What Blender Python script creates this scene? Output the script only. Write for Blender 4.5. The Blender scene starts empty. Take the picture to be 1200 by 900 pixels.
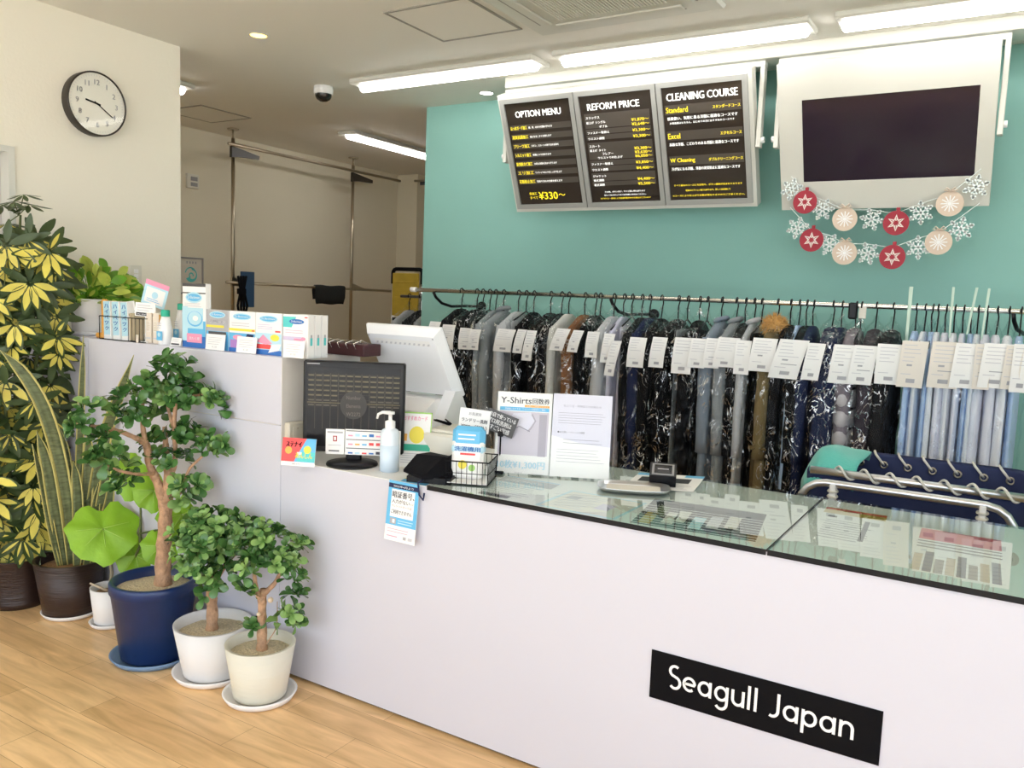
import bpy, math, random
import numpy as np
from mathutils import Matrix, Vector, Euler
random.seed(7); np.random.seed(7)
PI = math.pi
sc = bpy.context.scene
COL = sc.collection

# ------------------------------------------------------------------ camera
YAW, PIT, ROL, FPX, EYE = 0.545856, 0.104672, 0.039019, 965.35, 1.55
_cy, _sy, _cp, _sp = math.cos(YAW), math.sin(YAW), math.cos(PIT), math.sin(PIT)
FW = np.array([-_sy*_cp, _cy*_cp, -_sp]); _r0 = np.array([_cy, _sy, 0.0]); _u0 = np.cross(_r0, FW)
RT = math.cos(ROL)*_r0 + math.sin(ROL)*_u0
UP = -math.sin(ROL)*_r0 + math.cos(ROL)*_u0
cam_d = bpy.data.cameras.new('camera'); cam = bpy.data.objects.new('camera', cam_d); COL.objects.link(cam)
cam_d.sensor_width = 36; cam_d.lens = FPX*36/1200; cam_d.clip_start = .05; cam_d.clip_end = 200
mw = Matrix.Identity(4)
for i in range(3):
    mw[i][0], mw[i][1], mw[i][2] = RT[i], UP[i], -FW[i]
mw[2][3] = EYE
cam.matrix_world = mw
sc.camera = cam

def at(px, py, X=None, Y=None, Z=None):
    """measure a point of the place: the sight line through a pixel met with a known wall, counter or floor plane"""
    d = FW*FPX + RT*(px-600) - UP*(py-450)
    t = X/d[0] if X is not None else (Y/d[1] if Y is not None else (Z-EYE)/d[2])
    return np.array([d[0]*t, d[1]*t, d[2]*t+EYE])

# ------------------------------------------------------------------ materials
MATS = {}
def mat(name, col, rough=.5, metal=0, bump=None, noise=None, emis=None, es=0, coat=0, trans=0, spec=.5, sheen=0, stretch=None):
    if name in MATS: return MATS[name]
    m = bpy.data.materials.new(name); m.use_nodes = True
    nt = m.node_tree; b = nt.nodes['Principled BSDF']
    b.inputs['Base Color'].default_value = (*col, 1); b.inputs['Roughness'].default_value = rough
    b.inputs['Metallic'].default_value = metal; b.inputs['Specular IOR Level'].default_value = spec
    b.inputs['Coat Weight'].default_value = coat; b.inputs['Transmission Weight'].default_value = trans
    b.inputs['Sheen Weight'].default_value = sheen
    if emis is not None:
        b.inputs['Emission Color'].default_value = (*emis, 1); b.inputs['Emission Strength'].default_value = es
    vec = None
    if bump or noise:
        tc = nt.nodes.new('ShaderNodeTexCoord'); mp = nt.nodes.new('ShaderNodeMapping')
        nt.links.new(tc.outputs['Object'], mp.inputs['Vector']); vec = mp.outputs['Vector']
        if stretch: mp.inputs['Scale'].default_value = stretch
    if noise:
        n = nt.nodes.new('ShaderNodeTexNoise'); n.inputs['Scale'].default_value = noise[0]; n.inputs['Detail'].default_value = 6
        nt.links.new(vec, n.inputs['Vector'])
        r = nt.nodes.new('ShaderNodeMix'); r.data_type = 'RGBA'
        a = noise[1]
        r.inputs['A'].default_value = (*[max(0, c*(1-a)) for c in col], 1); r.inputs['B'].default_value = (*[min(1, c*(1+a)) for c in col], 1)
        nt.links.new(n.outputs['Fac'], r.inputs['Factor']); nt.links.new(r.outputs['Result'], b.inputs['Base Color'])
    if bump:
        n = nt.nodes.new('ShaderNodeTexNoise'); n.inputs['Scale'].default_value = bump[0]; n.inputs['Detail'].default_value = 4
        nt.links.new(vec, n.inputs['Vector'])
        bn = nt.nodes.new('ShaderNodeBump'); bn.inputs['Strength'].default_value = bump[1]; bn.inputs['Distance'].default_value = .01
        nt.links.new(n.outputs['Fac'], bn.inputs['Height']); nt.links.new(bn.outputs['Normal'], b.inputs['Normal'])
    MATS[name] = m
    return m

def film_mat(name, tint, gloss, rough, scale, base=.03, crease_glint=0):
    m = bpy.data.materials.new(name); m.use_nodes = True; nt = m.node_tree; nt.nodes.clear()
    out = nt.nodes.new('ShaderNodeOutputMaterial'); mx = nt.nodes.new('ShaderNodeMixShader')
    tr = nt.nodes.new('ShaderNodeBsdfTransparent'); tr.inputs[0].default_value = (*tint, 1)
    gl = nt.nodes.new('ShaderNodeBsdfGlossy'); gl.inputs['Color'].default_value = (.95, .97, 1, 1); gl.inputs['Roughness'].default_value = rough
    fr = nt.nodes.new('ShaderNodeFresnel'); fr.inputs['IOR'].default_value = 1.45
    ad = nt.nodes.new('ShaderNodeMath'); ad.operation = 'MULTIPLY_ADD'; ad.inputs[1].default_value = gloss; ad.inputs[2].default_value = base
    ad.use_clamp = True
    ge = nt.nodes.new('ShaderNodeNewGeometry'); iv = nt.nodes.new('ShaderNodeMath'); iv.operation = 'SUBTRACT'; iv.inputs[0].default_value = 1
    ml = nt.nodes.new('ShaderNodeMath'); ml.operation = 'MULTIPLY'
    nt.links.new(ge.outputs['Backfacing'], iv.inputs[1]); nt.links.new(fr.outputs[0], ad.inputs[0])
    nt.links.new(ad.outputs[0], ml.inputs[0]); nt.links.new(iv.outputs[0], ml.inputs[1]); nt.links.new(ml.outputs[0], mx.inputs[0])
    nt.links.new(tr.outputs[0], mx.inputs[1]); nt.links.new(gl.outputs[0], mx.inputs[2]); nt.links.new(mx.outputs[0], out.inputs[0])
    if scale:
        tc = nt.nodes.new('ShaderNodeTexCoord'); mp = nt.nodes.new('ShaderNodeMapping'); mp.inputs['Scale'].default_value = (1, 1, .45)
        n = nt.nodes.new('ShaderNodeTexNoise'); n.inputs['Scale'].default_value = scale; n.inputs['Detail'].default_value = 3; n.inputs['Distortion'].default_value = 1.2
        bn = nt.nodes.new('ShaderNodeBump'); bn.inputs['Strength'].default_value = 1; bn.inputs['Distance'].default_value = .02
        nt.links.new(tc.outputs['Object'], mp.inputs[0]); nt.links.new(mp.outputs[0], n.inputs['Vector'])
        nt.links.new(n.outputs['Fac'], bn.inputs['Height']); nt.links.new(bn.outputs[0], gl.inputs['Normal']); nt.links.new(bn.outputs[0], fr.inputs['Normal'])
    if crease_glint:
        mp2 = nt.nodes.new('ShaderNodeMapping'); mp2.inputs['Scale'].default_value = (1, 1, .5); nt.links.new(tc.outputs['Object'], mp2.inputs[0])
        n2 = nt.nodes.new('ShaderNodeTexNoise'); n2.inputs['Scale'].default_value = 12; n2.inputs['Detail'].default_value = 4; n2.inputs['Distortion'].default_value = 2.2
        oi = nt.nodes.new('ShaderNodeObjectInfo'); va = nt.nodes.new('ShaderNodeVectorMath'); va.operation = 'ADD'
        sc3 = nt.nodes.new('ShaderNodeVectorMath'); sc3.operation = 'SCALE'; sc3.inputs[0].default_value = (37, 11, 23); nt.links.new(oi.outputs['Random'], sc3.inputs['Scale'])
        nt.links.new(mp2.outputs[0], va.inputs[0]); nt.links.new(sc3.outputs[0], va.inputs[1]); nt.links.new(va.outputs[0], n2.inputs['Vector']); nt.links.new(va.outputs[0], n.inputs['Vector'])
        # fold glints painted in as gloss: narrow band of the noise around its middle
        s1 = nt.nodes.new('ShaderNodeMath'); s1.operation = 'SUBTRACT'; s1.inputs[1].default_value = .5; ab = nt.nodes.new('ShaderNodeMath'); ab.operation = 'ABSOLUTE'
        mr = nt.nodes.new('ShaderNodeMapRange'); mr.inputs['From Min'].default_value = .0; mr.inputs['From Max'].default_value = .020; mr.inputs['To Min'].default_value = 1; mr.inputs['To Max'].default_value = 0
        n3 = nt.nodes.new('ShaderNodeTexNoise'); n3.inputs['Scale'].default_value = 9; nt.links.new(va.outputs[0], n3.inputs['Vector'])
        m3 = nt.nodes.new('ShaderNodeMapRange'); m3.inputs['From Min'].default_value = .43; m3.inputs['From Max'].default_value = .58
        pw_ = nt.nodes.new('ShaderNodeMath'); pw_.operation = 'MULTIPLY'; p2 = nt.nodes.new('ShaderNodeMath'); p2.operation = 'MULTIPLY'; p2.inputs[1].default_value = crease_glint
        nt.links.new(n2.outputs['Fac'], s1.inputs[0]); nt.links.new(s1.outputs[0], ab.inputs[0]); nt.links.new(ab.outputs[0], mr.inputs['Value']); nt.links.new(n3.outputs['Fac'], m3.inputs['Value'])
        nt.links.new(mr.outputs[0], pw_.inputs[0]); nt.links.new(m3.outputs[0], pw_.inputs[1]); nt.links.new(pw_.outputs[0], p2.inputs[0]); nt.links.new(p2.outputs[0], ad.inputs[2])
    MATS[name] = m
    return m

W = lambda n: MATS[n]
mat('wall_cream', (.87, .83, .725), .85, bump=(60, .12))
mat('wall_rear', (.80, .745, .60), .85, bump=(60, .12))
mat('ceiling_white', (.84, .825, .775), .9, bump=(40, .06))
mat('ceiling_panel', (.84, .825, .775), .9)
mat('teal', (.27, .53, .48), .7, bump=(25, .08), noise=(3, .05))
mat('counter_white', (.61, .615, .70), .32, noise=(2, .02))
mat('counter_side', (.66, .63, .60), .45)
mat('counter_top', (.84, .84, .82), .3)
mat('white_plastic', (.87, .87, .87), .35)
mat('white_paint', (.68, .68, .63), .4)
mat('pos_white', (.86, .88, .92), .4)
mat('cream_plastic', (.74, .72, .64), .4)
mat('beige_plastic', (.62, .57, .47), .5)
mat('black_plastic', (.006, .006, .008), .35, spec=.25)
mat('black_matte', (.006, .006, .008), .75, spec=.12)
mat('sign_black', (.0025, .0025, .004), .6, spec=.12)
mat('black_gloss', (.008, .007, .012), .08)
mat('monitor_black', (.014, .014, .016), .4, spec=.3)
mat('grey_plastic', (.30, .30, .31), .5)
mat('dark_grey', (.08, .08, .085), .5)
mat('chrome', (.78, .76, .70), .22, 1)
mat('brass_steel', (.50, .44, .34), .3, 1)
mat('aluminium', (.72, .73, .76), .3, 1)
mat('silver_frame', (.42, .43, .42), .45, .3)
mat('hatch_frame', (.30, .29, .26), .6)
mat('grille', (.22, .20, .17), .7)
mat('bronze', (.035, .028, .022), .35)
mat('clock_face', (.84, .82, .74), .4)
mat('led', (1, 1, 1), .5, emis=(1, .965, .92), es=10)
mat('down_warm', (1, .8, .3), .5, emis=(1, .66, .14), es=3.2)
mat('down_white', (1, 1, 1), .5, emis=(1, .98, .94), es=8)
mat('camera_smoke', (.02, .018, .016), .1)
mat('paper', (.88, .88, .87), .6)
mat('paper_cream', (.72, .69, .62), .7)
mat('paper_warm', (.80, .75, .68), .7)
mat('ink_grey', (.42, .42, .45), .7)
mat('ink_light', (.60, .60, .64), .7)
mat('ink_dark', (.06, .06, .08), .6)
mat('white', (.86, .86, .86), .5)
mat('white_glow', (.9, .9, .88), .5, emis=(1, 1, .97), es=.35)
mat('yellow_glow', (.88, .76, .03), .5, emis=(1, .85, .04), es=.3)  # board lettering colour with a faint glow of its own
mat('yellow', (.85, .72, .08), .5)
mat('orange', (.85, .42, .08), .5)
mat('red', (.62, .03, .04), .45)
mat('bright_red', (.80, .08, .08), .5)
mat('pink', (.85, .33, .48), .5)
mat('purple', (.42, .22, .55), .5)
mat('lilac', (.62, .55, .72), .5)
mat('sky', (.13, .48, .78), .45)
mat('pale_sky', (.48, .74, .86), .45)
mat('blue', (.03, .16, .50), .4)
mat('navy', (.012, .022, .085), .8, bump=(300, .15))
mat('turq', (.10, .60, .60), .5)
mat('green', (.02, .42, .27), .4)
mat('lime_line', (.35, .62, .15), .5)
mat('mustard', (.55, .40, .05), .45, noise=(12, .25))
mat('menu_dark', (.040, .031, .025), .12)
mat('menu_band', (.095, .082, .07), .15)
mat('burgundy', (.33, .015, .035), .6)
mat('felt_beige', (.66, .54, .44), .8)
mat('felt_pale', (.80, .70, .66), .8)
mat('flake', (.82, .90, .90), .5)
mat('maroon', (.055, .012, .015), .5)
mat('rope', (.72, .70, .64), .8)
mat('teal_cloth', (.11, .52, .45), .85, bump=(120, .3), sheen=.3)
mat('soil_pebble', (.66, .54, .37), .9, bump=(110, 1), noise=(120, .6))
mat('soil_dark', (.10, .06, .035), .95, bump=(60, 1), noise=(40, .5))
mat('bark_mulch', (.33, .19, .09), .9, bump=(50, 1), noise=(40, .6))
mat('trunk', (.50, .30, .18), .75, bump=(60, 1), noise=(34, .65))
mat('trunk_cut', (.72, .58, .42), .8)
mat('stem_green', (.10, .13, .035), .6)
mat('stem_grey', (.30, .26, .19), .8)
mat('jade', (.065, .17, .042), .22, noise=(14, .5), coat=.15)
mat('jade_light', (.22, .38, .11), .24, noise=(14, .35), coat=.15)
mat('schef_green', (.045, .075, .02), .4, noise=(10, .4))
mat('schef_yellow', (.74, .64, .12), .45, noise=(14, .3))
mat('snake_green', (.15, .18, .085), .4, noise=(38, 1.0), stretch=(.6, .6, 2.2))
mat('snake_yellow', (.58, .52, .18), .45, noise=(20, .2))
mat('lime_leaf', (.24, .46, .02), .45, noise=(9, .2), bump=(14, .4))
mat('lime_vein', (.38, .58, .10), .5)
mat('pothos_green', (.13, .32, .02), .35, noise=(12, .5))
mat('pothos_yellow', (.50, .58, .10), .35, noise=(12, .3))
mat('pot_brown', (.035, .018, .014), .35, bump=(8, .4), stretch=(1, 1, 12))
mat('pot_blue', (.010, .030, .12), .28, noise=(20, .25))
mat('saucer_blue', (.17, .28, .46), .4)
mat('pot_white', (.86, .85, .85), .5)
mat('pot_stone', (.78, .77, .77), .7, bump=(90, .1))
mat('pot_cream', (.74, .71, .60), .65, bump=(5, .35), stretch=(1, 1, 14))
mat('bottle_clear', (.72, .80, .88), .25)
mat('bottle_liquid', (.62, .74, .86), .2)
mat('kraft', (.55, .45, .30), .8)
mat('tube_beige', (.78, .70, .60), .5)
mat('wood_peg', (.62, .38, .18), .6)
mat('poster_shirt', (.60, .56, .64), .6)
mat('poster_shirt2', (.42, .39, .46), .6)
mat('poster_lines', (.26, .25, .33), .6)
mat('poster_ground', (.70, .69, .80), .5)
mat('screen_ink', (.16, .135, .07), .5)
mat('screen_dim', (.10, .085, .06), .5)
mat('screen_oval', (.03, .028, .026), .5)
mat('screen_text', (.17, .15, .13), .5)
mat('screen_off', (.012, .011, .013), .22, spec=.25)
mat('tv_screen', (.020, .010, .022), .12)
mat('dark_fabric', (.02, .022, .024), .9, bump=(150, .4))
mat('blue_board', (.04, .10, .20), .5)
mat('rod_green', (.55, .70, .58), .3)
mat('asphalt', (.58, .56, .52), .9)
mat('towel_black', (.018, .020, .02), .95, bump=(80, .5))
film_mat('film', (.97, .98, .975), .25, .24, 20, .0, crease_glint=.95)
film_mat('film_soft', (.96, .975, .98), .3, .2, 26, .0, crease_glint=.35)
film_mat('shop_glass', (.97, .99, .98), 1, .02, None, 0)
film_mat('counter_glass', (.95, .99, .97), 1.5, .015, None, .02)
film_mat('acrylic', (.99, .995, .995), .35, .03, None, 0)

# floor: oak planks along the counter
def floor_mat():
    m = bpy.data.materials.new('oak_floor'); m.use_nodes = True; nt = m.node_tree; b = nt.nodes['Principled BSDF']
    tc = nt.nodes.new('ShaderNodeTexCoord'); br = nt.nodes.new('ShaderNodeTexBrick')
    br.inputs['Scale'].default_value = 1; br.inputs['Brick Width'].default_value = .92; br.inputs['Row Height'].default_value = .148
    br.inputs['Mortar Size'].default_value = .0012; br.inputs['Mortar Smooth'].default_value = .3; br.offset = .37
    br.inputs['Color1'].default_value = (.70, .46, .225, 1); br.inputs['Color2'].default_value = (.83, .58, .31, 1); br.inputs['Mortar'].default_value = (.42, .25, .12, 1)
    nt.links.new(tc.outputs['Object'], br.inputs['Vector'])
    mp = nt.nodes.new('ShaderNodeMapping'); mp.inputs['Scale'].default_value = (1.3, 9, 1)
    n = nt.nodes.new('ShaderNodeTexNoise'); n.inputs['Scale'].default_value = 2.2; n.inputs['Detail'].default_value = 8; n.inputs['Distortion'].default_value = .8
    nt.links.new(tc.outputs['Object'], mp.inputs[0]); nt.links.new(mp.outputs[0], n.inputs['Vector'])
    rp = nt.nodes.new('ShaderNodeValToRGB'); rp.color_ramp.elements[0].position = .3; rp.color_ramp.elements[0].color = (.74, .68, .60, 1)
    rp.color_ramp.elements[1].position = .68; rp.color_ramp.elements[1].color = (1.12, 1.1, 1.08, 1)
    nt.links.new(n.outputs['Fac'], rp.inputs[0])
    mx = nt.nodes.new('ShaderNodeMix'); mx.data_type = 'RGBA'; mx.blend_type = 'MULTIPLY'; mx.inputs['Factor'].default_value = 1
    nt.links.new(br.outputs['Color'], mx.inputs['A']); nt.links.new(rp.outputs[0], mx.inputs['B']); nt.links.new(mx.outputs['Result'], b.inputs['Base Color'])
    b.inputs['Roughness'].default_value = .38
    bn = nt.nodes.new('ShaderNodeBump'); bn.inputs['Strength'].default_value = .15; bn.inputs['Distance'].default_value = .004
    nt.links.new(n.outputs['Fac'], bn.inputs['Height']); nt.links.new(bn.outputs[0], b.inputs['Normal'])
    MATS['oak_floor'] = m
floor_mat()

# ------------------------------------------------------------------ mesh building
_TXT = {}
def text_geo(s):
    if s not in _TXT:
        c = bpy.data.curves.new('t', 'FONT'); c.body = s; c.resolution_u = 2
        o = bpy.data.objects.new('t', c); me = o.to_mesh()
        v = np.array([[p.co.x, p.co.y] for p in me.vertices]) if len(me.vertices) else np.zeros((0, 2))
        f = [tuple(p.vertices) for p in me.polygons]
        o.to_mesh_clear(); bpy.data.objects.remove(o); bpy.data.curves.remove(c)
        _TXT[s] = (v, f)
    return _TXT[s]

class MB:
    def __init__(self, origin=(0, 0, 0)):
        self.v = []; self.f = []; self.mi = []; self.sm = []; self.mats = []; self.o = np.array(origin, float); self.n = 0
        self.T = None
    def add(self, verts, faces, m, smooth=False):
        verts = np.asarray(verts, float)
        if self.T is not None:
            R, t = self.T; verts = verts @ R.T + t
        if m not in self.mats: self.mats.append(m)
        k = self.mats.index(m)
        self.v.append(verts); n = self.n
        for f in faces: self.f.append([i+n for i in f])
        self.mi += [k]*len(faces); self.sm += [smooth]*len(faces); self.n += len(verts)
        return self
    def box(self, c, s, m, rz=0, bev=0, rx=0, ry=0):
        x, y, z = s[0]/2, s[1]/2, s[2]/2
        if bev:
            b = min(bev, x*.98, y*.98, z*.98); V = []; F = []
            idx = {}
            for sx in (-1, 1):
                for sy in (-1, 1):
                    for sz in (-1, 1):
                        for ax in range(3):
                            p = [sx*(x-b), sy*(y-b), sz*(z-b)]; p[ax] = (sx*x, sy*y, sz*z)[ax]
                            idx[sx, sy, sz, ax] = len(V); V.append(p)
            S = (-1, 1)
            for s1 in S:
                F.append([idx[s1, a, b2, 0] for a, b2 in ((-1, -1), (1, -1), (1, 1), (-1, 1))])
                F.append([idx[a, s1, b2, 1] for a, b2 in ((-1, -1), (1, -1), (1, 1), (-1, 1))])
                F.append([idx[a, b2, s1, 2] for a, b2 in ((-1, -1), (1, -1), (1, 1), (-1, 1))])
            for a in S:
                for c2 in S:
                    F.append([idx[-1, a, c2, 1], idx[1, a, c2, 1], idx[1, a, c2, 2], idx[-1, a, c2, 2]])
                    F.append([idx[a, -1, c2, 0], idx[a, 1, c2, 0], idx[a, 1, c2, 2], idx[a, -1, c2, 2]])
                    F.append([idx[a, c2, -1, 0], idx[a, c2, 1, 0], idx[a, c2, 1, 1], idx[a, c2, -1, 1]])
                    for d in S: F.append([idx[a, c2, d, 0], idx[a, c2, d, 1], idx[a, c2, d, 2]])
            V = np.array(V)
        else:
            V = np.array([[a*x, b_*y, c_*z] for a in (-1, 1) for b_ in (-1, 1) for c_ in (-1, 1)])
            F = [(0, 1, 3, 2), (4, 6, 7, 5), (0, 4, 5, 1), (2, 3, 7, 6), (0, 2, 6, 4), (1, 5, 7, 3)]
        if rz or rx or ry:
            R = np.array(Euler((rx, ry, rz)).to_matrix()); V = V @ R.T
        return self.add(V+np.array(c), F, m)
    def bb(self, x0, x1, y0, y1, z0, z1, m, bev=0):
        return self.box(((x0+x1)/2, (y0+y1)/2, (z0+z1)/2), (abs(x1-x0), abs(y1-y0), abs(z1-z0)), m, bev=bev)
    def lathe(self, c, prof, m, n=32, smooth=True, cap=False):
        V = []; F = []
        for r, z in prof:
            for i in range(n):
                a = 2*PI*i/n; V.append((c[0]+r*math.cos(a), c[1]+r*math.sin(a), c[2]+z))
        for j in range(len(prof)-1):
            for i in range(n):
                k = (i+1) % n; F.append((j*n+i, j*n+k, (j+1)*n+k, (j+1)*n+i))
        if cap: F.append(tuple(range(n))[::-1]); F.append(tuple((len(prof)-1)*n+i for i in range(n)))
        return self.add(V, F, m, smooth)
    def disc(self, c, r, m, n=28, axis=(0, 0, 1), h=.0):
        a = Vector(axis).normalized(); q = Vector((0, 0, 1)).rotation_difference(a).to_matrix(); R = np.array(q)
        V = [(r*math.cos(2*PI*i/n), r*math.sin(2*PI*i/n), -h/2) for i in range(n)]+[(r*math.cos(2*PI*i/n), r*math.sin(2*PI*i/n), h/2) for i in range(n)]
        F = [tuple(range(n, 2*n))]
        if h: F += [tuple(range(n))[::-1]]+[(i, (i+1) % n, n+(i+1) % n, n+i) for i in range(n)]
        return self.add(np.array(V) @ R.T+np.array(c), F, m)
    def tube(self, pts, r, m, n=8, cap=True, smooth=True):
        P = np.array(pts, float); k = len(P)
        rad = np.full(k, r) if np.isscalar(r) else np.array(r, float)
        T = np.gradient(P, axis=0); T /= np.linalg.norm(T, axis=1)[:, None]+1e-12
        ref = np.array([0, 0, 1.]) if abs(T[0][2]) < .9 else np.array([1., 0, 0])
        V = []
        u = np.cross(T[0], ref); u /= np.linalg.norm(u)
        for i in range(k):
            u = u-T[i]*(u@T[i]); u /= np.linalg.norm(u)+1e-12; w = np.cross(T[i], u)
            for j in range(n):
                a = 2*PI*j/n; V.append(P[i]+rad[i]*(math.cos(a)*u+math.sin(a)*w))
        F = [(i*n+j, i*n+(j+1) % n, (i+1)*n+(j+1) % n, (i+1)*n+j) for i in range(k-1) for j in range(n)]
        if cap: F += [tuple(range(n))[::-1], tuple((k-1)*n+j for j in range(n))]
        return self.add(V, F, m, smooth)
    def ball(self, c, r, m, n=14, sz=1, top=False):
        pr = []
        for i in range(n//2+1):
            a = -PI/2+PI*i/(n//2); 
            if top and a < 0: continue
            pr.append((max(r*math.cos(a), 1e-5), r*sz*math.sin(a)))
        return self.lathe(c, pr, m, n)
    def prism(self, poly, O, U, V, N, h, m):
        """2D outline (u,v) extruded by h along N"""
        O, U, V, N = [np.array(a, float) for a in (O, U, V, N)]
        p = np.array([O+U*a+V*b for a, b in poly]); k = len(p)
        F = [tuple(range(k, 2*k)), tuple(range(k))[::-1]]+[(i, (i+1) % k, k+(i+1) % k, k+i) for i in range(k)]
        return self.add(np.vstack([p, p+N*h]), F, m)
    def grid(self, P, m, smooth=True, closed=False):
        a, b = P.shape[:2]
        F = [(i*b+j, i*b+(j+1) % b, (i+1)*b+(j+1) % b, (i+1)*b+j) for i in range(a-1) for j in range(b if closed else b-1)]
        return self.add(P.reshape(-1, 3), F, m, smooth)
    def build(self, name, parent=None, loc=None, rot=None):
        me = bpy.data.meshes.new(name)
        V = np.vstack(self.v)-self.o
        me.from_pydata(V.tolist(), [], self.f)
        for m in self.mats: me.materials.append(MATS[m])
        me.polygons.foreach_set('material_index', self.mi); me.polygons.foreach_set('use_smooth', self.sm)
        me.update()
        o = bpy.data.objects.new(name, me); COL.objects.link(o)
        if parent is not None: o.parent = parent
        else:
            o.location = loc if loc is not None else tuple(self.o)
            if rot: o.rotation_euler = rot
        return o

class Face:
    """a flat printed face: origin O (its lower left), unit U to the right, unit V up, lifted along N"""
    def __init__(self, mb, O, U, V):
        self.mb = mb; self.O = np.array(O, float); self.U = np.array(U, float); self.V = np.array(V, float)
        self.U /= np.linalg.norm(self.U); self.V /= np.linalg.norm(self.V); self.N = np.cross(self.U, self.V)
    def pt(self, u, v, l=0): return self.O+self.U*u+self.V*v+self.N*l
    def rect(self, u0, v0, u1, v1, m, l=.0006):
        self.mb.add([self.pt(u0, v0, l), self.pt(u1, v0, l), self.pt(u1, v1, l), self.pt(u0, v1, l)], [(0, 1, 2, 3)], m)
    def slab(self, u0, v0, u1, v1, m, t=.002, l=0):
        P = [self.pt(a, b, c) for a, b, c in ((u0, v0, l), (u1, v0, l), (u1, v1, l), (u0, v1, l), (u0, v0, l-t), (u1, v0, l-t), (u1, v1, l-t), (u0, v1, l-t))]
        self.mb.add(P, [(0, 1, 2, 3), (7, 6, 5, 4), (0, 4, 5, 1), (1, 5, 6, 2), (2, 6, 7, 3), (3, 7, 4, 0)], m)
    def poly(self, pts, m, l=.0008):
        self.mb.add([self.pt(a, b, l) for a, b in pts], [tuple(range(len(pts)))], m)
    def circ(self, u, v, ru, m, rv=None, l=.001, n=20):
        rv = rv or ru
        self.poly([(u+ru*math.cos(2*PI*i/n), v+rv*math.sin(2*PI*i/n)) for i in range(n)], m, l)
    def text(self, s, u, v, m, h=None, w=None, align='l', l=.0012, skew=0, bold=0):
        g, f = text_geo(s)
        if not len(g): return
        mn, mx = g.min(0), g.max(0); sz = mx-mn
        if h is None: k = (w/sz[0], w/sz[0])
        elif w is None: k = (h/sz[1], h/sz[1])
        else: k = (w/sz[0], h/sz[1])
        q = (g-mn)*np.array(k); W_ = sz[0]*k[0]
        du = {'l': 0, 'c': -W_/2, 'r': -W_}[align]
        for b in ([0] if not bold else [-bold, 0, bold]):
            P = self.O+np.outer(q[:, 0]+u+du+b+skew*q[:, 1], self.U)+np.outer(q[:, 1]+v, self.V)+self.N*(l+abs(b)*.05)
            self.mb.add(P, f, m)
    def lines(self, u0, u1, v1, v0, n, m, t=.35, l=.001, rag=.25):
        st = (v1-v0)/n
        for i in range(n):
            v = v1-st*(i+.5); e = u1-(u1-u0)*random.random()*rag
            self.rect(u0, v-st*t/2, e, v+st*t/2, m, l)

def tag(o, label, cat, group=None, kind=None):
    if label: o['label'] = label
    if cat: o['category'] = cat
    if group: o['group'] = group
    if kind: o['kind'] = kind
    return o
def thing(name, label, cat, loc=(0, 0, 0), rot=(0, 0, 0), group=None):
    o = bpy.data.objects.new(name, None); COL.objects.link(o); o.empty_display_size = .05
    o.location = loc; o.rotation_euler = rot
    return tag(o, label, cat, group)
def struct(name, mb):
    o = mb.build(name); o['kind'] = 'structure'; return o
# ================================================================== ROOM
ZC = 2.91; XW = -4.25; YT = 4.95; XR2 = -6.29; XE = 3.2; YF = -1.8; YB = 8.25
m = MB(); m.bb(-6.5, XE+.1, YF-.1, YB+.1, -.1, 0, 'oak_floor'); struct('floor', m)
m = MB(); m.bb(-6.5, XE+.1, YF-.1, YB+.1, ZC, ZC+.1, 'ceiling_white'); struct('ceiling', m)
# clock wall with a doorway at its near end
m = MB()
m.bb(XW-.12, XW, 2.225, 3.17, 0, ZC, 'wall_cream'); m.bb(XW-.12, XW, 1.30, 2.225, 2.185, ZC, 'wall_cream'); m.bb(XW-.12, XW, YF, 1.30, 0, ZC, 'wall_cream')
struct('wall_left', m)
m = MB()
m.bb(XW-.125, XW+.012, 2.195, 2.225, 0, 2.185, 'white_paint'); m.bb(XW-.125, XW+.012, 1.30, 1.33, 0, 2.185, 'white_paint'); m.bb(XW-.125, XW+.012, 1.33, 2.195, 2.156, 2.185, 'white_paint')
struct('trim_1', m)
d = MB(); d.bb(XW-.10, XW-.06, 1.33, 2.195, 0.005, 2.156, 'counter_side', bev=.003); dr = struct('door_1', d)
h = MB(); h.tube([(XW-.06, 1.42, 1.0), (XW-.01, 1.42, 1.0), (XW-.01, 1.53, 1.0)], .009, 'chrome'); h.build('door_handle', dr)
m = MB(); m.bb(-3.829, XE, YT, YT+.12, 0, ZC, 'teal'); struct('wall_back', m)
m = MB(); m.bb(XR2-.1, XR2, 1.9, YB, 0, ZC, 'wall_rear'); struct('wall_rear_left', m)
m = MB(); m.bb(XR2, XE, YB, YB+.1, 0, ZC, 'wall_rear'); m.bb(XR2, -6.0, 7.62, YB, 0, ZC, 'wall_rear'); struct('wall_rear', m)
m = MB(); m.bb(XR2, XW-.12, 1.9, 2.0, 0, ZC, 'wall_rear'); struct('wall_rear_front', m)
m = MB(); m.bb(XE, XE+.1, 2.0, YB, 0, ZC, 'wall_cream'); m.bb(XE, XE+.1, YF, 2.0, 2.62, ZC, 'wall_cream'); m.bb(XE, XE+.1, YF, 2.0, 0, .12, 'wall_cream'); struct('wall_right', m)
ys = np.linspace(YF, 2.0, 4)
for i in range(3):  # unseen side windows added to bring daylight onto the clock wall
    m = MB(); a, b = ys[i], ys[i+1]
    for q in ((a, a+.03), (b-.03, b)): m.bb(XE+.02, XE+.08, q[0], q[1], .12, 2.62, 'aluminium')
    m.bb(XE+.02, XE+.08, a+.03, b-.03, .12, .16, 'aluminium'); m.bb(XE+.02, XE+.08, a+.03, b-.03, 2.58, 2.62, 'aluminium')
    w = struct('window_%d' % (i+5), m)
    g = MB(); g.bb(XE+.047, XE+.055, a+.03, b-.03, .16, 2.58, 'shop_glass'); g.build('pane', w)
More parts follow.
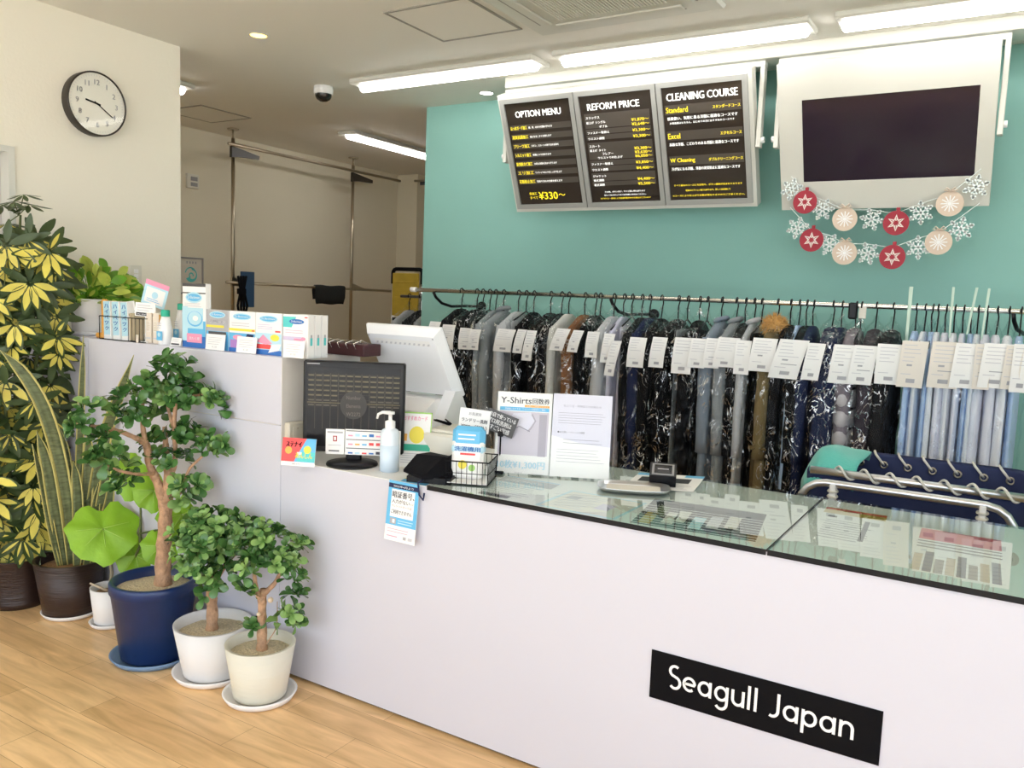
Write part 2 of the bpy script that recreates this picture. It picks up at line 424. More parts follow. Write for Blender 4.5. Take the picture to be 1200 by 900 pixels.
# street side: a low sill wall, a head beam and shop windows between mullions
m = MB(); m.bb(XW, XE, YF-.1, YF, 2.62, ZC, 'wall_cream'); m.bb(XW, XE, YF-.1, YF, 0, .12, 'wall_cream'); struct('wall_front', m)
xs = np.linspace(XW, XE, 5)
for i in range(4):
    m = MB(); a, b = xs[i], xs[i+1]
    for q in ((a, a+.03), (b-.03, b)): m.bb(q[0], q[1], YF-.08, YF-.02, .12, 2.62, 'aluminium')
    m.bb(a+.03, b-.03, YF-.08, YF-.02, .12, .16, 'aluminium'); m.bb(a+.03, b-.03, YF-.08, YF-.02, 2.58, 2.62, 'aluminium')
    w = struct('window_%d' % (i+1), m)
    g = MB(); g.bb(a+.03, b-.03, YF-.055, YF-.047, .16, 2.58, 'shop_glass'); g.build('pane', w)
m = MB(); m.bb(-14, XE+.11, -30, YF-.11, -.12, -.02, 'asphalt'); m.bb(XE+.11, 30, -30, 12, -.12, -.02, 'asphalt'); o = m.build('pavement'); o['kind'] = 'structure'

# ---- ceiling fittings
def hatch(x0, y0, s, label):
    c = thing('access_hatch', label, 'ceiling hatch', (x0+s/2, y0+s/2, ZC), group=None)
    m = MB(); z0, z1 = -.006, .002; e = s/2; w = .013
    m.bb(-e, e, -e, -e+w, z0, z1, 'hatch_frame'); m.bb(-e, e, e-w, e, z0, z1, 'hatch_frame'); m.bb(-e, -e+w, -e+w, e-w, z0, z1, 'hatch_frame'); m.bb(e-w, e, -e+w, e-w, z0, z1, 'hatch_frame')
    m.build('frame', c)
    m = MB(); m.bb(-e+w+.002, e-w-.002, -e+w+.002, e-w-.002, -.004, .002, 'ceiling_panel'); m.build('panel', c)
hatch(-2.772, 3.215, .497, 'square ceiling access hatch with dark frame in front of the menu board')
hatch(-5.90, 4.22, .485, 'square ceiling access hatch in the rear room beside the clock wall')

def batten(c, L, axis, label, grp):
    t = thing('ceiling_light', label, 'ceiling light', (c[0], c[1], ZC), rot=(0, 0, 0 if axis == 'x' else PI/2), group=grp)
    m = MB(); m.bb(-L/2-.02, L/2+.02, -.105, .105, -.032, 0, 'white_paint', bev=.008); m.build('base_plate', t)
    m = MB(); n = 10; P = []
    for x in (-L/2, -L/2+.012, L/2-.012, L/2):
        k = .6 if abs(x) == L/2 else 1
        P.append([(x, .034*math.cos(PI*i/n)*k, -.033-.034*math.sin(PI*i/n)*k) for i in range(n+1)])
    m.grid(np.array(P), 'led'); m.add(P[0], [tuple(range(n+1))], 'led'); m.add(P[3], [tuple(range(n+1))[::-1]], 'led')
    m.build('diffuser', t)
G_ = 'led battens on the ceiling'
batten((-3.125, 4.20), 1.33, 'x', 'long white ceiling light nearest the left end of the menu board', G_)
batten((-1.635, 4.20), 1.33, 'x', 'long white ceiling light above the menu board, middle of the row', G_)
batten((-.155, 4.20), 1.33, 'x', 'long white ceiling light above the television panel', G_)
batten((-5.02, 6.05), 1.30, 'y', 'long white ceiling light in the rear room left of the teal wall', G_)
batten((-5.02, 3.12), 1.30, 'y', 'long white ceiling light mostly hidden behind the clock wall', G_)

for k, x in enumerate((-2.6, -.4)):  # unseen lights added to brighten the walls and ceiling
    for j, y in enumerate((.75, -.75)):
        batten((x, y), 1.33, 'x', 'added unseen ceiling light over the customer floor, %s row, %s' % (['front', 'street side'][j], ['clock wall end', 'far end'][k]), G_)
def downlight(c, mt, label):
    t = thing('downlight', label, 'ceiling light', (c[0], c[1], ZC))
    m = MB(); m.lathe((0, 0, 0), [(.052, 0), (.053, -.004), (.047, -.006), (.043, -.002), (.043, .0)], 'white_paint', 28); m.build('trim_ring', t)
    m = MB(); m.disc((0, 0, -.003), .043, mt, axis=(0, 0, -1)); m.build('lens', t)
downlight((-3.641, 3.208), 'down_warm', 'small round yellow glowing downlight in the ceiling near the clock wall')
downlight((-3.175, 4.75), 'down_white', 'small round white downlight above the teal wall beside the menu board')

t = thing('security_camera', 'white dome security camera with smoked lens on the ceiling', 'security camera', (-4.12, 4.19, ZC))
m = MB(); m.lathe((0, 0, 0), [(.001, 0), (.062, 0), (.066, -.02), (.064, -.045), (.056, -.05)], 'white_plastic', 28); m.build('housing', t)
m = MB(); m.lathe((0, 0, -.045), [(.056, 0), (.054, -.02), (.044, -.038), (.025, -.05), (.0005, -.054)], 'camera_smoke', 28); m.build('dome', t)

t = thing('air_conditioner', 'white ceiling cassette air conditioner with ribbed grille above the counter', 'air conditioner', (-1.72, 3.30, ZC))
m = MB(); e = .48
m.bb(-e, e, -e, e, -.030, -.0, 'white_paint', bev=.012); m.build('housing', t)
m = MB(); m.bb(-.27, .27, -.27, .27, -.036, -.030, 'grille')
for i in range(34): m.bb(-.268+i*.0162, -.260+i*.0162, -.27, .27, -.041, -.036, 'ceiling_panel')
m.build('grille', t)
for k in range(4):
    m = MB(); a = k*PI/2; R = np.array(Matrix.Rotation(a, 3, 'Z')); m.T = (R, np.zeros(3))
    m.bb(-.32, .32, -.385, -.33, -.040, -.031, 'white_paint', bev=.004); m.bb(-.32, .32, -.400, -.392, -.033, -.0305, 'hatch_frame'); m.build('louvre', t)

# ---- beam of the board brackets
m = MB(); m.bb(-2.86, 2.4, 4.48, 4.66, 2.847, ZC, 'white_paint', bev=.004)
tag(m.build('mounting_beam'), 'long white mounting beam under the ceiling carrying menu and screen brackets', 'beam')

# ================================================================== BOARDS

yT, zT, yB, zB = 4.375, 2.776, 4.665, 2.105
def tilted(x0, yT, zT, yB, zB):
    V = np.array([0, yT-yB, zT-zB]); H = np.linalg.norm(V); V /= H
    return np.array([x0, yB, zB]), np.array([1., 0, 0]), V, H
# --- menu board
X0, X1 = -2.846, -1.287
root = thing('menu_board', 'tilted black three-panel price board with white and yellow lettering in silver frames', 'menu board', (0, 4.52, 2.44))
OR = (0, 4.52, 2.44)
O, U, V, H = tilted(X0, yT, zT, yB, zB); Wd = X1-X0; N = np.cross(U, V)
m = MB(OR); F = Face(m, O, U, V); F.slab(0, 0, Wd, H, 'white_paint', .075, 0); m.build('case', root)
def bracket_w(xl, xr, y, ztop, zpiv, parent, org, leglow):
    m = MB(org); w = .024; d = .05
    m.bb(xl-w, xr+w, y-d/2, y+d/2, ztop-.030, ztop, 'white_paint', bev=.002)
    m.bb(xl-w, xl, y-d/2, y+d/2, leglow, ztop-.03, 'white_paint', bev=.002); m.bb(xr, xr+w, y-d/2, y+d/2, leglow, ztop-.03, 'white_paint', bev=.002)
    b = m.build('bracket', parent)
    for x, s in ((xl-w, -1), (xr+w, 1)):
        m = MB(org); m.disc((x+s*.007, y, zpiv), .016, 'white_plastic', axis=(1, 0, 0), h=.016); m.build('pivot_knob', b)
bracket_w(X0-.008, X1+.008, 4.54, 2.847, 2.44, root, OR, 2.40)
# panels
mg = .045; gap = .006; pw = (Wd-2*.020-2*gap)/3
def panel(i):
    u0 = .020+i*(pw+gap); u1 = u0+pw; v0, v1 = .024, H-.024
    m = MB(OR); F = Face(m, O, U, V); fr = .027
    for a in ((u0, v0, u1, v0+fr), (u0, v1-fr, u1, v1), (u0, v0+fr, u0+fr, v1-fr), (u1-fr, v0+fr, u1, v1-fr)):
        F.slab(*a, 'silver_frame', .02, .020)
    f = m.build('panel_frame', root)
    m = MB(OR); F = Face(m, O, U, V); F.slab(u0+fr, v0+fr, u1-fr, v1-fr, 'menu_dark', .006, .008)
    return m, F, f, u0+fr, v0+fr, u1-fr-(u0+fr), v1-fr-(v0+fr)
L1, L2 = .0090, .0105
# panel 1
m, F, f, a, b, w, h = panel(0)
rows = [('はっ水ガード加工', '雨、雪、水から衣類を守ります'), ('消臭抗菌加工', '気になるニオイを抑えます'), ('プリーツ加工', 'ズボン、スカートの折り目を長持ち'), ('シルエット加工', '衣類にハリが戻ります'), ('防虫防カビ加工', '大切な衣類を虫から守ります'), ('エリ加工', 'ワイシャツのエリをしっかり仕上げ'), ('花粉防止加工', '花粉や汚れの付着を抑えます')]
st = .0553; top = b+h-.152
for i in range(7):
    v = top-i*st
    F.rect(a+.012, v-.015, a+w-.012, v+.020, 'menu_band', L1)
m.build('panel_face', f)
m = MB(OR); F = Face(m, O, U, V)
F.text('OPTION MENU', a+w*.5, b+h-.088, 'white_glow', h=.038, w=w*.70, align='c', l=L2, bold=.0016)
for i, (x, y) in enumerate(rows):
    v = top-i*st
    F.text(x, a+.018, v-.009, 'yellow_glow', h=.023, w=.115, l=L2, bold=.0007); F.text(y, a+.145, v-.006, 'white_glow', h=.013, w=[.165, .15, .19, .13, .16, .185, .18][i], l=L2, bold=.0003)
v = b+.030
F.text('各加工', a+.075, v+.030, 'yellow_glow', h=.018, w=.055, l=L2, bold=.0005); F.text('すべて', a+.075, v+.003, 'yellow_glow', h=.018, w=.058, l=L2, bold=.0005)
F.text('¥330', a+.142, v, 'yellow_glow', h=.048, w=.135, l=L2, bold=.0015); F.text('～', a+.285, v+.020, 'yellow_glow', w=.045, l=L2, bold=.001)
m.build('lettering', f)
# panel 2
m, F, f, a, b, w, h = panel(1)
items = [(0, 'スラックス', ''), (1, '裾上げ  シングル', '¥1,870～'), (1.9, '     ダブル', '¥2,640～'), (3.1, 'ファスナー取替え', '¥3,300～'), (4.3, 'ウエスト調整', '¥3,300～'), (5.9, 'スカート', ''), (6.8, '裾上げ  タイト', '¥3,300～'), (7.6, '     フレアー', '¥3,630～'), (8.4, '   ウエストでの仕上げ', '¥6,050～'), (9.7, 'ファスナー取替え', '¥3,850～'), (10.9, 'ウエスト調整', '¥4,400～'), (12.3, 'ジャケット', ''), (13.2, '袖丈調整', '¥4,400～'), (14.2, '着丈調整', '¥5,500～')]
top = b+h-.122; st = .0278
for k0, k1 in ((-.6, 2.35), (2.6, 3.55), (3.8, 4.75), (5.4, 8.95), (9.2, 10.2), (10.4, 11.4), (11.9, 13.55), (13.75, 14.6)):
    F.rect(a+.02, top-k1*st, a+w-.02, top-k0*st+.002, 'menu_band', L1)
m.build('panel_face', f)
m = MB(OR); F = Face(m, O, U, V)
F.text('REFORM PRICE', a+w*.47, b+h-.085, 'white_glow', h=.038, w=w*.72, align='c', l=L2, bold=.0016)
for k, x, y in items:
    v = top-k*st-.012; du = 0
    while x.startswith(' '): x = x[1:]; du += .016
    F.text(x, a+.03+du, v, 'white_glow', h=.0145, w=.0175*len(x.replace('  ', '')), l=L2, bold=.0005)
    if y: F.text(y, a+w-.028, v-.004, 'yellow_glow', h=.019, w=.105, align='r', l=L2, bold=.0007)
for j, (s_, mt) in enumerate((('その他、ボタン付け、サイズ直し等も承ります', 'white_glow'), ('詳しくはスタッフまでお気軽にお尋ねください。', 'white_glow'), ('※デザイン・素材により別途料金がかかる場合がございます', 'yellow_glow'))):
    F.text(s_, a+w*.5, b+.058-j*.020, mt, h=.010, w=w*(.58, .60, .72)[j], align='c', l=L2, bold=.0003)
m.build('lettering', f)
# panel 3
m, F, f, a, b, w, h = panel(2)
for v in (.780, .555, .335): F.rect(a+.01, b+h*v-.010, a+w-.01, b+h*v+.042, 'menu_band', L1)
m.build('panel_face', f)
m = MB(OR); F = Face(m, O, U, V)
F.text('CLEANING COURSE', a+w*.5, b+h-.075, 'white_glow', h=.040, w=w*.88, align='c', l=L2, bold=.0018)
for v, x, y, z, z2 in ((.780, 'Standard', 'スタンダードコース', '普段使い、気軽に着る洋服に最適なコースです', 'お得意様はもちろん、はじめての方におすすめのコースです'), (.555, 'Excel', 'エクセルコース', '高級な洋服、こだわりのある洋服に最適なコースです', ''), (.335, 'W Cleaning', 'ダブルクリーニングコース', '汗が気になる洋服、洋服の黄変防止に最適なコースです', '')):
    vv = b+h*v
    F.text(x, a+.018, vv, 'yellow_glow', h=.030, w={'Standard': .125, 'Excel': .07, 'W Cleaning': .145}[x], l=L2, bold=.0007)
    F.text(y, a+w-.016, vv+.006, 'yellow_glow', h=.018, w={'Standard': .15, 'Excel': .115, 'W Cleaning': .19}[x], align='r', l=L2, bold=.0006)
    F.text(z, a+.022, vv-.040, 'white_glow', h=.018, w=w-.055, l=L2, bold=.0006)
    if z2: F.text(z2, a+.034, vv-.062, 'white_glow', h=.012, w=w-.085, l=L2, bold=.0003)
for j, s_ in enumerate(('すべて基本のコースに毛玉取り、ボタン補修が含まれております', '追加のオプション加工も承ります。詳しくは店頭にて', '※コースにより仕上がり日数が異なりますのでご了承ください。')):
    F.text(s_, a+w*.5, b+.080-j*.030, 'yellow_glow', h=.011, w=w*(.88, .58, .93)[j], align='c', l=L2, bold=.0003)
m.build('lettering', f)

# --- television panel
X0, X1 = -1.155, -.168
TO = (0, 4.52, 2.43)
O, U, V, H = tilted(X0, 4.362, 2.772, 4.68, 2.083); Wd = X1-X0
root = thing('television_panel', 'white tilted panel framing a dark television screen over the teal wall', 'television', TO)
m = MB(TO); F = Face(m, O, U, V); u0, v0, u1, v1 = .118, .150, .915, .575
for a in ((0, 0, Wd, v0), (0, v1, Wd, H), (0, v0, u0, v1), (u1, v0, Wd, v1)): F.slab(*a, 'white_paint', .05, 0)
m.build('front_panel', root)
m = MB(TO); F = Face(m, O, U, V); F.slab(u0, v0, u1, v1, 'tv_screen', .03, -.006); m.build('screen', root)
m = MB(TO); F = Face(m, O, U, V); F.slab(.06, .08, Wd-.06, H-.08, 'black_matte', .05, -.051); m.build('television_back', root)
bracket_w(X0-.006, X1+.008, 4.54, 2.847, 2.44, root, TO, 2.39)

# --- garland
def star6(F, u, v, r, m_, l, inner=.45, ang=PI/2):
    F.poly([(u+(r if k % 2 == 0 else r*inner)*math.cos(ang+k*PI/6), v+(r if k % 2 == 0 else r*inner)*math.sin(ang+k*PI/6)) for k in range(12)], m_, l)
def bar2(F, x0, y0, x1, y1, w, m_, l):
    d = np.array([x1-x0, y1-y0]); d = d/np.linalg.norm(d); n = np.array([-d[1], d[0]])*w/2
    F.poly([(x0-n[0], y0-n[1]), (x1-n[0], y1-n[1]), (x1+n[0], y1+n[1]), (x0+n[0], y0+n[1])][::1], m_, l)
def flake(org, cx, cz, y, r, a0, m_='flake'):
    m = MB(org); t = .003
    def seg(x0, z0, x1, z1, w):
        d = np.array([x1-x0, z1-z0]); d = d/np.linalg.norm(d); n = np.array([-d[1], d[0]])*w/2
        m.prism([(x0-n[0], z0-n[1]), (x1-n[0], z1-n[1]), (x1+n[0], z1+n[1]), (x0+n[0], z0+n[1])], (cx, y, cz), (1, 0, 0), (0, 0, 1), (0, -1, 0), t, m_)
    for k in range(6):
        a = a0+k*PI/3; c, s = math.cos(a), math.sin(a)
        seg(0, 0, c*r, s*r, r*.15)
        for q, L in ((.42, .30), (.70, .26)):
            for sg in (-1, 1):
                b = a+sg*PI/3.2; seg(c*r*q, s*r*q, c*r*q+math.cos(b)*r*L, s*r*q+math.sin(b)*r*L, r*.12)
        m.disc((cx+c*r*.95, y-t/2, cz+s*r*.95), r*.13, m_, 10, (0, -1, 0), t)
    return m
YG = 4.60
def garland(pts, ends, label, grp):
    P0 = at(*ends[0], Y=YG)
    root = thing('garland', label, 'garland', tuple(P0), group=grp)
    lst = [ends[0]]+[(p[1], p[2]-11) for p in pts[1:-1]]+[ends[1]]
    m = MB(P0); m.tube([at(*q, Y=YG+.004) for q in lst], .0016, 'flake', 6); m.build('string', root)
    sc_ = 4.60/4.60
    for j, (k, px, py) in enumerate(pts):
        c = at(px, py, Y=YG-.004*(j % 2)); r = .060 if k != 's' else .056; y = c[1]
        if k == 's':
            flake(P0, c[0], c[2], y, r, .3+j*.4).build('snowflake', root)
        else:
            red = k == 'r'
            m = MB(P0); m.disc((c[0], y, c[2]), r*1.02, 'burgundy' if red else 'felt_beige', 32, (0, -1, 0), .005)
            if red: m.box((c[0]+.006, y, c[2]+r+.006), (.018, .006, .022), 'burgundy', bev=.002)
            b = m.build('bauble', root)
            m = MB(P0); F = Face(m, (c[0], y-.0025, c[2]), (1, 0, 0), (0, 0, 1))
            if red:
                star6(F, 0, 0, r*.72, 'felt_pale', .0012); star6(F, 0, 0, r*.30, 'burgundy', .002, .5, 0)
                for q in range(6): bar2(F, 0, 0, r*.5*math.cos(q*PI/3+PI/6), r*.5*math.sin(q*PI/3+PI/6), .0025, 'burgundy', .0018)
                m.build('star', b)
            else:
                for q in range(12): bar2(F, r*.18*math.cos(q*PI/6), r*.18*math.sin(q*PI/6), r*.66*math.cos(q*PI/6), r*.66*math.sin(q*PI/6), .0055, 'white', .0012)
                F.circ(0, 0, r*.16, 'white', l=.0012)
                m.build('rosette', b)
                m = MB(P0)
                for sg in (-1, 1): m.tube([(c[0], y-.006, c[2]+r), (c[0]+sg*.018, y-.010, c[2]+r+.016), (c[0]+sg*.030, y-.008, c[2]+r+.004), (c[0], y-.006, c[2]+r)], .0035, 'felt_beige', 6)
                m.build('bow', b)
garland([('s', 928, 222), ('r', 943.3, 236.8), ('s', 964, 245.5), ('b', 990, 256.8), ('s', 1021.8, 257), ('r', 1050, 261.3), ('s', 1079, 249.4), ('b', 1113, 238.7), ('s', 1143.8, 219)], ((918, 196), (1157, 192)), 'upper garland of felt baubles and snowflakes across the television panel foot', 'garlands under the screen')
garland([('s', 934.7, 267.2), ('r', 951, 281.3), ('s', 972, 286.7), ('b', 989.7, 296.4), ('s', 1017, 297), ('r', 1045.6, 301.2), ('s', 1076, 290), ('b', 1099.8, 283.9), ('s', 1125.8, 268.3)], ((926, 243), (1148, 238)), 'lower garland of red and beige felt baubles hanging against the teal wall', 'garlands under the screen')

# ================================================================== CLOCK, SWITCH
CC = at(113, 122, X=XW+.04)
root = thing('wall_clock', 'round wall clock with thin dark rim and pale face', 'clock', (XW, CC[1], CC[2]))
CO = (0, 0, 0); R = .163
m = MB(); n = 48
prof = [(R, 0), (R+.001, .051), (R-.002, .055), (R-.007, .055), (R-.007, .045)]
V_ = []; 
for r, x in prof:
    for i in range(n): a = 2*PI*i/n; V_.append((x, r*math.cos(a), r*math.sin(a)))
F_ = [(j*n+i, (j+1)*n+i, (j+1)*n+(i+1) % n, j*n+(i+1) % n) for j in range(4) for i in range(n)]
m.add(V_, F_, 'bronze', True); m.build('rim', root)
m = MB(); m.disc((.046, 0, 0), R-.006, 'clock_face', 48, (1, 0, 0)); fc = m.build('dial', root)
m = MB(); F = Face(m, (.0465, 0, 0), (0, 1, 0), (0, 0, 1))
for k in range(12):
    a = PI/2-(k+1)*PI/6; F.text(str(k+1), .108*math.cos(a), .108*math.sin(a)-.011, 'ink_grey', h=.026, align='c', l=.001, bold=.0008)
for k in range(60):
    a = k*PI/30; bar2(F, .138*math.cos(a), .138*math.sin(a), .146*math.cos(a), .146*math.sin(a), .0018, 'ink_light', .001)
m.build('numerals', fc)
for L, w, ang, nm in ((.066, .009, 2*PI*9.33/12, 'hour_hand'), (.100, .006, 2*PI*20.5/60, 'minute_hand')):
    m = MB(); F = Face(m, (.048, 0, 0), (0, 1, 0), (0, 0, 1)); s, c = math.sin(ang), math.cos(ang)
    bar2(F, -s*.018, -c*.018, s*L, c*L, w, 'black_matte', .002); m.disc((.0505, 0, 0), .006, 'black_matte', 12, (1, 0, 0)); m.build(nm, root)
m = MB(); m.disc((.0530, 0, 0), R-.0065, 'acrylic', 48, (1, 0, 0)); m.build('cover_glass', root)

P0 = at(158.5, 323.5, X=XW)
root = thing('light_switch', 'pale wall switch plate beside the pothos on the clock wall', 'switch', tuple(P0))
m = MB(); m.bb(0, .008, -.036, .036, -.06, .06, 'cream_plastic', bev=.003); m.build('plate', root)
for z in (-.027, 0, .027): m = MB(); m.bb(.008, .012, -.014, .014, z-.011, z+.011, 'white_plastic', bev=.002); m.build('rocker', root)

# ================================================================== REAR ROOM
def rpt(x, y, X=-5.94): return at(x, y, X=X)
def rack():
    root = thing('pipe_rack', 'floor-to-ceiling steel pipe rack with two rails along the rear room wall', 'garment rack', (-5.94, 5.7, 0))
    o = (-5.94, 5.7, 0)
    for y in (4.96, 6.48):
        m = MB(o); m.tube([(-5.94, y, .01), (-5.94, y, 1.0)], .019, 'brass_steel', 14); m.tube([(-5.94, y, 1.0), (-5.94, y, ZC-.08)], .016, 'brass_steel', 14)
        m.tube([(-5.94, y, ZC-.08), (-5.94, y, ZC-.012)], .008, 'brass_steel', 10)
        p = m.build('pole', root)
        m = MB(o); m.disc((-5.94, y, ZC-.006), .05, 'brass_steel', 20, h=.010); m.disc((-5.94, y, .006), .05, 'black_plastic', 20, h=.012); m.build('end_plate', p)
        m = MB(o); m.prism([(-.045, -.06), (.05, -.045), (.26, -.035), (.26, -.005), (-.045, .035)], (-5.93, y, 2.72), (0, 1, 0), (0, 0, 1), (1, 0, 0), .03, 'bronze'); m.build('arm', p)
        m = MB(o); m.prism([(-.03, -.03), (.03, -.03), (.17, -.012), (.17, .0), (-.03, .05)], (-5.93, y, 1.585), (0, 1, 0), (0, 0, 1), (1, 0, 0), .02, 'brass_steel'); m.build('bracket', p)
    m = MB(o); m.tube([(-5.88, 4.86, 2.765), (-5.88, 7.16, 2.765)], .014, 'brass_steel', 12); m.build('top_rail', root)
    m = MB(o); m.tube([(-5.89, 4.85, 1.585), (-5.89, 7.3, 1.565)], .013, 'brass_steel', 12); m.build('lower_rail', root)
rack()
m = MB((-6.0, 7.2, 2.7)); o0 = m.o
P = at(486, 212, Y=7.5); P2 = at(497, 214, Y=7.5)
m = MB(P); m.tube([P, P2+np.array([.6, 0, 0])], .014, 'brass_steel', 10); m.bb(P2[0]-.05, P2[0]+.25, P[1]-.01, P[1]+.01, P[2]-.05, P[2]-.015, 'dark_grey')
tag(m.build('rail_stub'), 'short end of a second steel rail showing past the teal wall', 'rail')
# framed mark on the wall
a = at(200, 300, X=XR2); b = at(237, 345, X=XR2)
root = thing('framed_notice', 'framed white notice with a teal swirl mark on the rear wall', 'notice', (XR2, a[1], b[2]))
m = MB(); y1 = b[1]-a[1]; z1 = a[2]-b[2]
for q in ((0, y1, 0, .012), (0, y1, z1-.012, z1), (0, .012, .012, z1-.012), (y1-.012, y1, .012, z1-.012)): m.bb(0, .018, q[0], q[1], q[2], q[3], 'grey_plastic')
m.build('frame', root)
m = MB(); m.bb(.001, .008, .012, y1-.012, .012, z1-.012, 'paper_cream')
F = Face(m, (.008, 0, 0), (0, 1, 0), (0, 0, 1)); cy_, cz_ = y1*.62, z1*.52; R0 = .062
def crescent(F, cx, cy, R, r, ox, oy, m_, l, a0, a1):
    n = 22; F_ = []
    o = [(cx+R*math.cos(a0+(a1-a0)*i/n), cy+R*math.sin(a0+(a1-a0)*i/n)) for i in range(n+1)]
    i_ = [(cx+ox+r*math.cos(a0+(a1-a0)*i/n), cy+oy+r*math.sin(a0+(a1-a0)*i/n)) for i in range(n+1)]
    P = [F.pt(*q, l) for q in o+i_]
    F.mb.add(P, [(k, k+1, n+2+k, n+1+k) for k in range(n)], m_)
crescent(F, cy_, cz_, R0, R0*.62, .012, .004, 'turq', .001, -2.6, 1.6)
crescent(F, cy_-.006, cz_+.012, R0*.95, R0*.78, 0, 0, 'turq', .001, .8, 3.0)
crescent(F, cy_, cz_-.002, R0*.42, R0*.22, 0, 0, 'turq', .001, -.4, 4.4)
for i in range(4): F.rect(cy_-.05+i*.03, z1-.055, cy_-.035+i*.03, z1-.035, 'ink_grey', .001)
F.lines(cy_-.05, cy_+.05, .07, .03, 3, 'ink_light')
m.build('sheet', root)
a = at(217, 203, X=XR2); b = at(231, 222, X=XR2)
root = thing('thermostat', 'small grey control box on the rear wall above the framed notice', 'control panel', (XR2, a[1], b[2]))
m = MB(); m.bb(0, .03, 0, b[1]-a[1], 0, a[2]-b[2], 'cream_plastic', bev=.004); m.build('housing', root)
m = MB(); m.bb(.03, .033, .035, b[1]-a[1]-.02, .065, .10, 'grey_plastic'); m.bb(.03, .033, .035, b[1]-a[1]-.02, .018, .05, 'grey_plastic'); m.build('display', root)
# black towel on the lower rail
m = MB((-5.89, 6.15, 1.577)); y0, y1 = at(368, 335, X=-5.89)[1], at(403, 338, X=-5.89)[1]
rows = []
for z, x in ((-.165, .022), (-.10, .024), (-.03, .022), (.008, .016), (.018, 0), (.008, -.016), (-.03, -.022), (-.12, -.024)):
    rows.append([(-5.89+x+.003*math.sin(k*1.3), y0+(y1-y0)*k/10+.012*math.sin(z*9)+(.02 if z < -.1 else 0)*(5-k)/5, 1.577+z+.004*math.sin(k*.9)) for k in range(11)])
m.grid(np.array(rows), 'towel_black'); o = m.build('towel'); tag(o, 'small black towel folded over the lower rail of the pipe rack', 'towel')
s = o.modifiers.new('s', 'SOLIDIFY'); s.thickness = .005; s.offset = 0
# blue board with black straps hung on rack
a = at(282.5, 318, X=-5.87); b = at(297, 360, X=-5.87)
root = thing('hanging_board', 'narrow blue board hanging on the pipe rack behind the product boxes', 'board', (-5.87, a[1], a[2]))
m = MB(); dy = b[1]-a[1]; m.bb(-.012, .012, 0, dy, b[2]-a[2], 0, 'blue_board', bev=.002); m.build('board', root)
m = MB()
for i in range(4): m.tube([(.02, -.05+i*.03, -.04), (.03, -.03+i*.012, -.16), (.03, -.06+i*.035, -.30), (.02, -.02+i*.01, -.46)], .011, 'black_matte', 6)
m.bb(.012, .04, -.06, .03, -.20, -.15, 'black_matte', bev=.006); m.build('strap', root)
# yellow folding stool
a = at(460, 314, Y=6.6); b = at(492, 362, Y=6.6)
w = b[0]-a[0]+.02
root = thing('folding_steps', 'folded step stool with yellow plate and black handle beside the teal wall', 'step stool', (a[0], 6.6, 0))
m = MB(); zt = a[2]; rr_ = .05
pts = [(.005, 0, .02), (.005, 0, zt-.16)]+[]
m.tube([(.01, 0, .02), (.01, 0, zt-.16)], .012, 'aluminium', 10); m.tube([(w, 0, .02), (w, 0, zt-.16)], .012, 'aluminium', 10); m.build('frame', root)
m = MB(); m.tube([(.01, 0, zt-.16), (.01, 0, zt-.05)]+[(.01+.04*(1-math.cos(q)), 0, zt-.05+.04*math.sin(q)) for q in (.5, 1., 1.5)]+[(w-.04+.04*math.sin(q), 0, zt-.05+.04*math.cos(q)) for q in (.1, .6, 1.1, 1.57)]+[(w, 0, zt-.16)], .020, 'black_matte', 10); m.build('handle', root)
m = MB(); z0 = b[2]-.08
m.box(((w)/2, -.02, (z0+zt-.05)/2), (w-.05, .02, zt-.05-z0), 'mustard', bev=.006)
for z in (zt-.14, zt-.30): m.box((w/2, -.033, z), (w-.11, .008, .02), 'mustard', bev=.003)
m.build('tread', root)
m = MB(); m.box((w/2, 0, z0-.15), (w-.04, .03, .26), 'black_matte', bev=.004); m.build('lower_tread', root)
# ================================================================== COUNTER
YC = 2.27; ZL = .880; ZT = 1.282; XS = -2.435; YCB = 3.04
m = MB((-3.34, 2.5, 0))
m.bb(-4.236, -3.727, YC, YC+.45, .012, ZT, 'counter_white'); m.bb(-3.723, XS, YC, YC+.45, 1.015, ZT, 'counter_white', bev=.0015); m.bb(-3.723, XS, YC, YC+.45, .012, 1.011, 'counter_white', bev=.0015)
m.bb(-4.236, XS, YC+.02, YC+.44, 0, .02, 'black_matte'); m.bb(-3.73, XS-.01, YC+.004, YC+.44, 1.0, 1.03, 'counter_side')
c1 = m.build('tall_cabinet'); tag(c1, 'tall white reception cabinet behind the row of potted plants', 'cabinet')
m = MB((-3.34, 2.5, 0)); m.bb(XS, XS+.003, YC+.001, YC+.45, ZL, ZT-.001, 'counter_side'); m.build('side_panel', c1)

